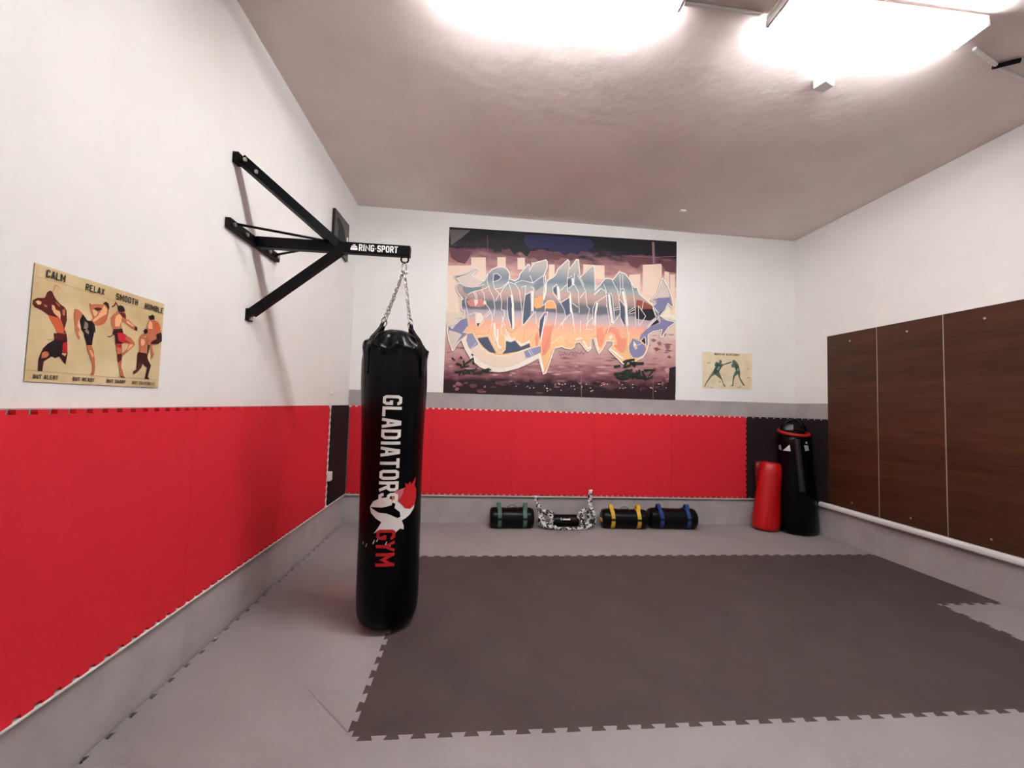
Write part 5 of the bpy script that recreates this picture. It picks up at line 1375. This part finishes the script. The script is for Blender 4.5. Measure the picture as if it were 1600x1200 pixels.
kb = empty('training_bag', (5.29, -.34, 0)); tag(kb, 'tall black bag leaning in the right corner, red-rimmed open top and white triangle logo', 'punching bag')
P0, P1 = (5.292, -.345, 0), (5.292, -.285, 1.17)
bm = leaning('body', rel(P0, kb), rel(P1, kb), [(0, .06), (0, .15), (.012, .18), (.04, .200), (.12, .203), (.3, .198), (.5, .186), (.65, .180), (.76, .176), (.84, .178), (.92, .174), (.95, .166), (.965, .155), (.965, .14), (.94, .125), (.93, .02)], VINYL2, seed=7, wr=.04, flat=.88)
obj('body', bm, VINYL, kb, smooth=True)
bm = bmesh.new(); c = Vector(rel((5.288, -.285, 1.165), kb))
tube(bm, [c+Vector((math.cos(t)*.158, math.sin(t)*.142, .004+.03*math.sin(t))) for t in [i*math.pi/18 for i in range(36)]], .019, 10, closed=True); obj('red_rim', bm, mat('red_piping', (176, 24, 28), .45), kb, smooth=True)
bm = bmesh.new(); tube(bm, [c+Vector((math.cos(t)*.122, math.sin(t)*.10+.02, .02+.03*math.sin(t))) for t in [i*math.pi/18 for i in range(36)]], .014, 8, closed=True); obj('inner_rim', bm, VINYL, kb, smooth=True)
# carrying straps bulging over the open top
def webstrap(P, w, m, par, nm='strap', side=None, th=.004):
    P = smooth_path(P, 6); bm = bmesh.new(); vs = []
    for i, p in enumerate(P):
        d = (P[min(i+1, len(P)-1)]-P[max(i-1, 0)]).normalized(); sd = side or Vector((0, 1, 0)); sd = (sd-d*sd.dot(d)).normalized(); nn = d.cross(sd)
        vs.append([bm.verts.new(p+sd*a*w/2+nn*b_*th) for a, b_ in ((-1, -1), (1, -1), (1, 1), (-1, 1))])
    for a, b_ in zip(vs, vs[1:]):
        for k in range(4): bm.faces.new((a[k], a[(k+1) % 4], b_[(k+1) % 4], b_[k]))
    bm.faces.new(vs[0]); bm.faces.new(vs[-1][::-1]); return obj(nm, bm, m, par, smooth=True)
webstrap([c+Vector(q) for q in ((-.15, .0, -.10), (-.15, .0, .03), (-.11, .0, .11), (-.02, .0, .155), (.06, .0, .14), (.13, .0, .07), (.16, .0, -.02), (.165, .0, -.12))], .05, VINYL2, kb)
webstrap([c+Vector(q) for q in ((-.02, .09, .02), (.0, .08, .12), (.03, .03, .165), (.06, -.03, .13), (.09, -.06, .03))], .04, VINYL2, kb, side=Vector((1, 0, 0)))
bm = bmesh.new(); box(bm, tuple(c+Vector((-.095, .03, .03))), tuple(c+Vector((.02, .04, .105))), bevel=.012); obj('pale_flap', bm, mat('pale_grey_lining', (168, 170, 166), .6), kb)
# white marks: triangle and side patches, laid on the body
bm = bmesh.new()
def on_body(a, z):
    """a: metres to the viewer's right on the front, z: height"""
    f = z/1.17; cx = P0[0]+(P1[0]-P0[0])*f; cy = P0[1]+(P1[1]-P0[1])*f; R = .181
    t = -math.pi/2 - .95 + a/R
    return rel((cx+math.cos(t)*R*1.035, cy+math.sin(t)*R*.96, z), kb)
def patch(pts, mi):
    pts = list(pts); cxm = sum(p[0] for p in pts)/len(pts); 
    vs = [bm.verts.new(on_body(*p)) for p in pts]; bm.faces.new(vs).material_index = mi
patch([(-.075, .955), (.012, .955), (.004, 1.03)], 0)
obj('logo', bm, [PRINTW], kb)
GP = mat('grey_print', (170, 176, 170), .5)
for pp in ([(-.135, .965), (-.09, .955), (-.10, 1.02), (-.135, 1.01)], [(.155, .965), (.205, .975), (.195, 1.03), (.145, 1.035)], [(.165, 1.05), (.185, 1.05), (.185, 1.075), (.165, 1.075)]):
    bm = bmesh.new(); patch(pp, 0); obj('side_patch', bm, GP, kb)
webstrap([rel(q, kb) for q in ((5.205, -.428, 1.10), (5.205, -.440, 1.0), (5.21, -.455, .85), (5.215, -.470, .7), (5.22, -.490, .5))], .06, mat('worn_black_tape', (30, 31, 34), .35, bump=.5, bscale=30), kb, 'front_seam', side=Vector((.76, -.64, 0)), th=.003)
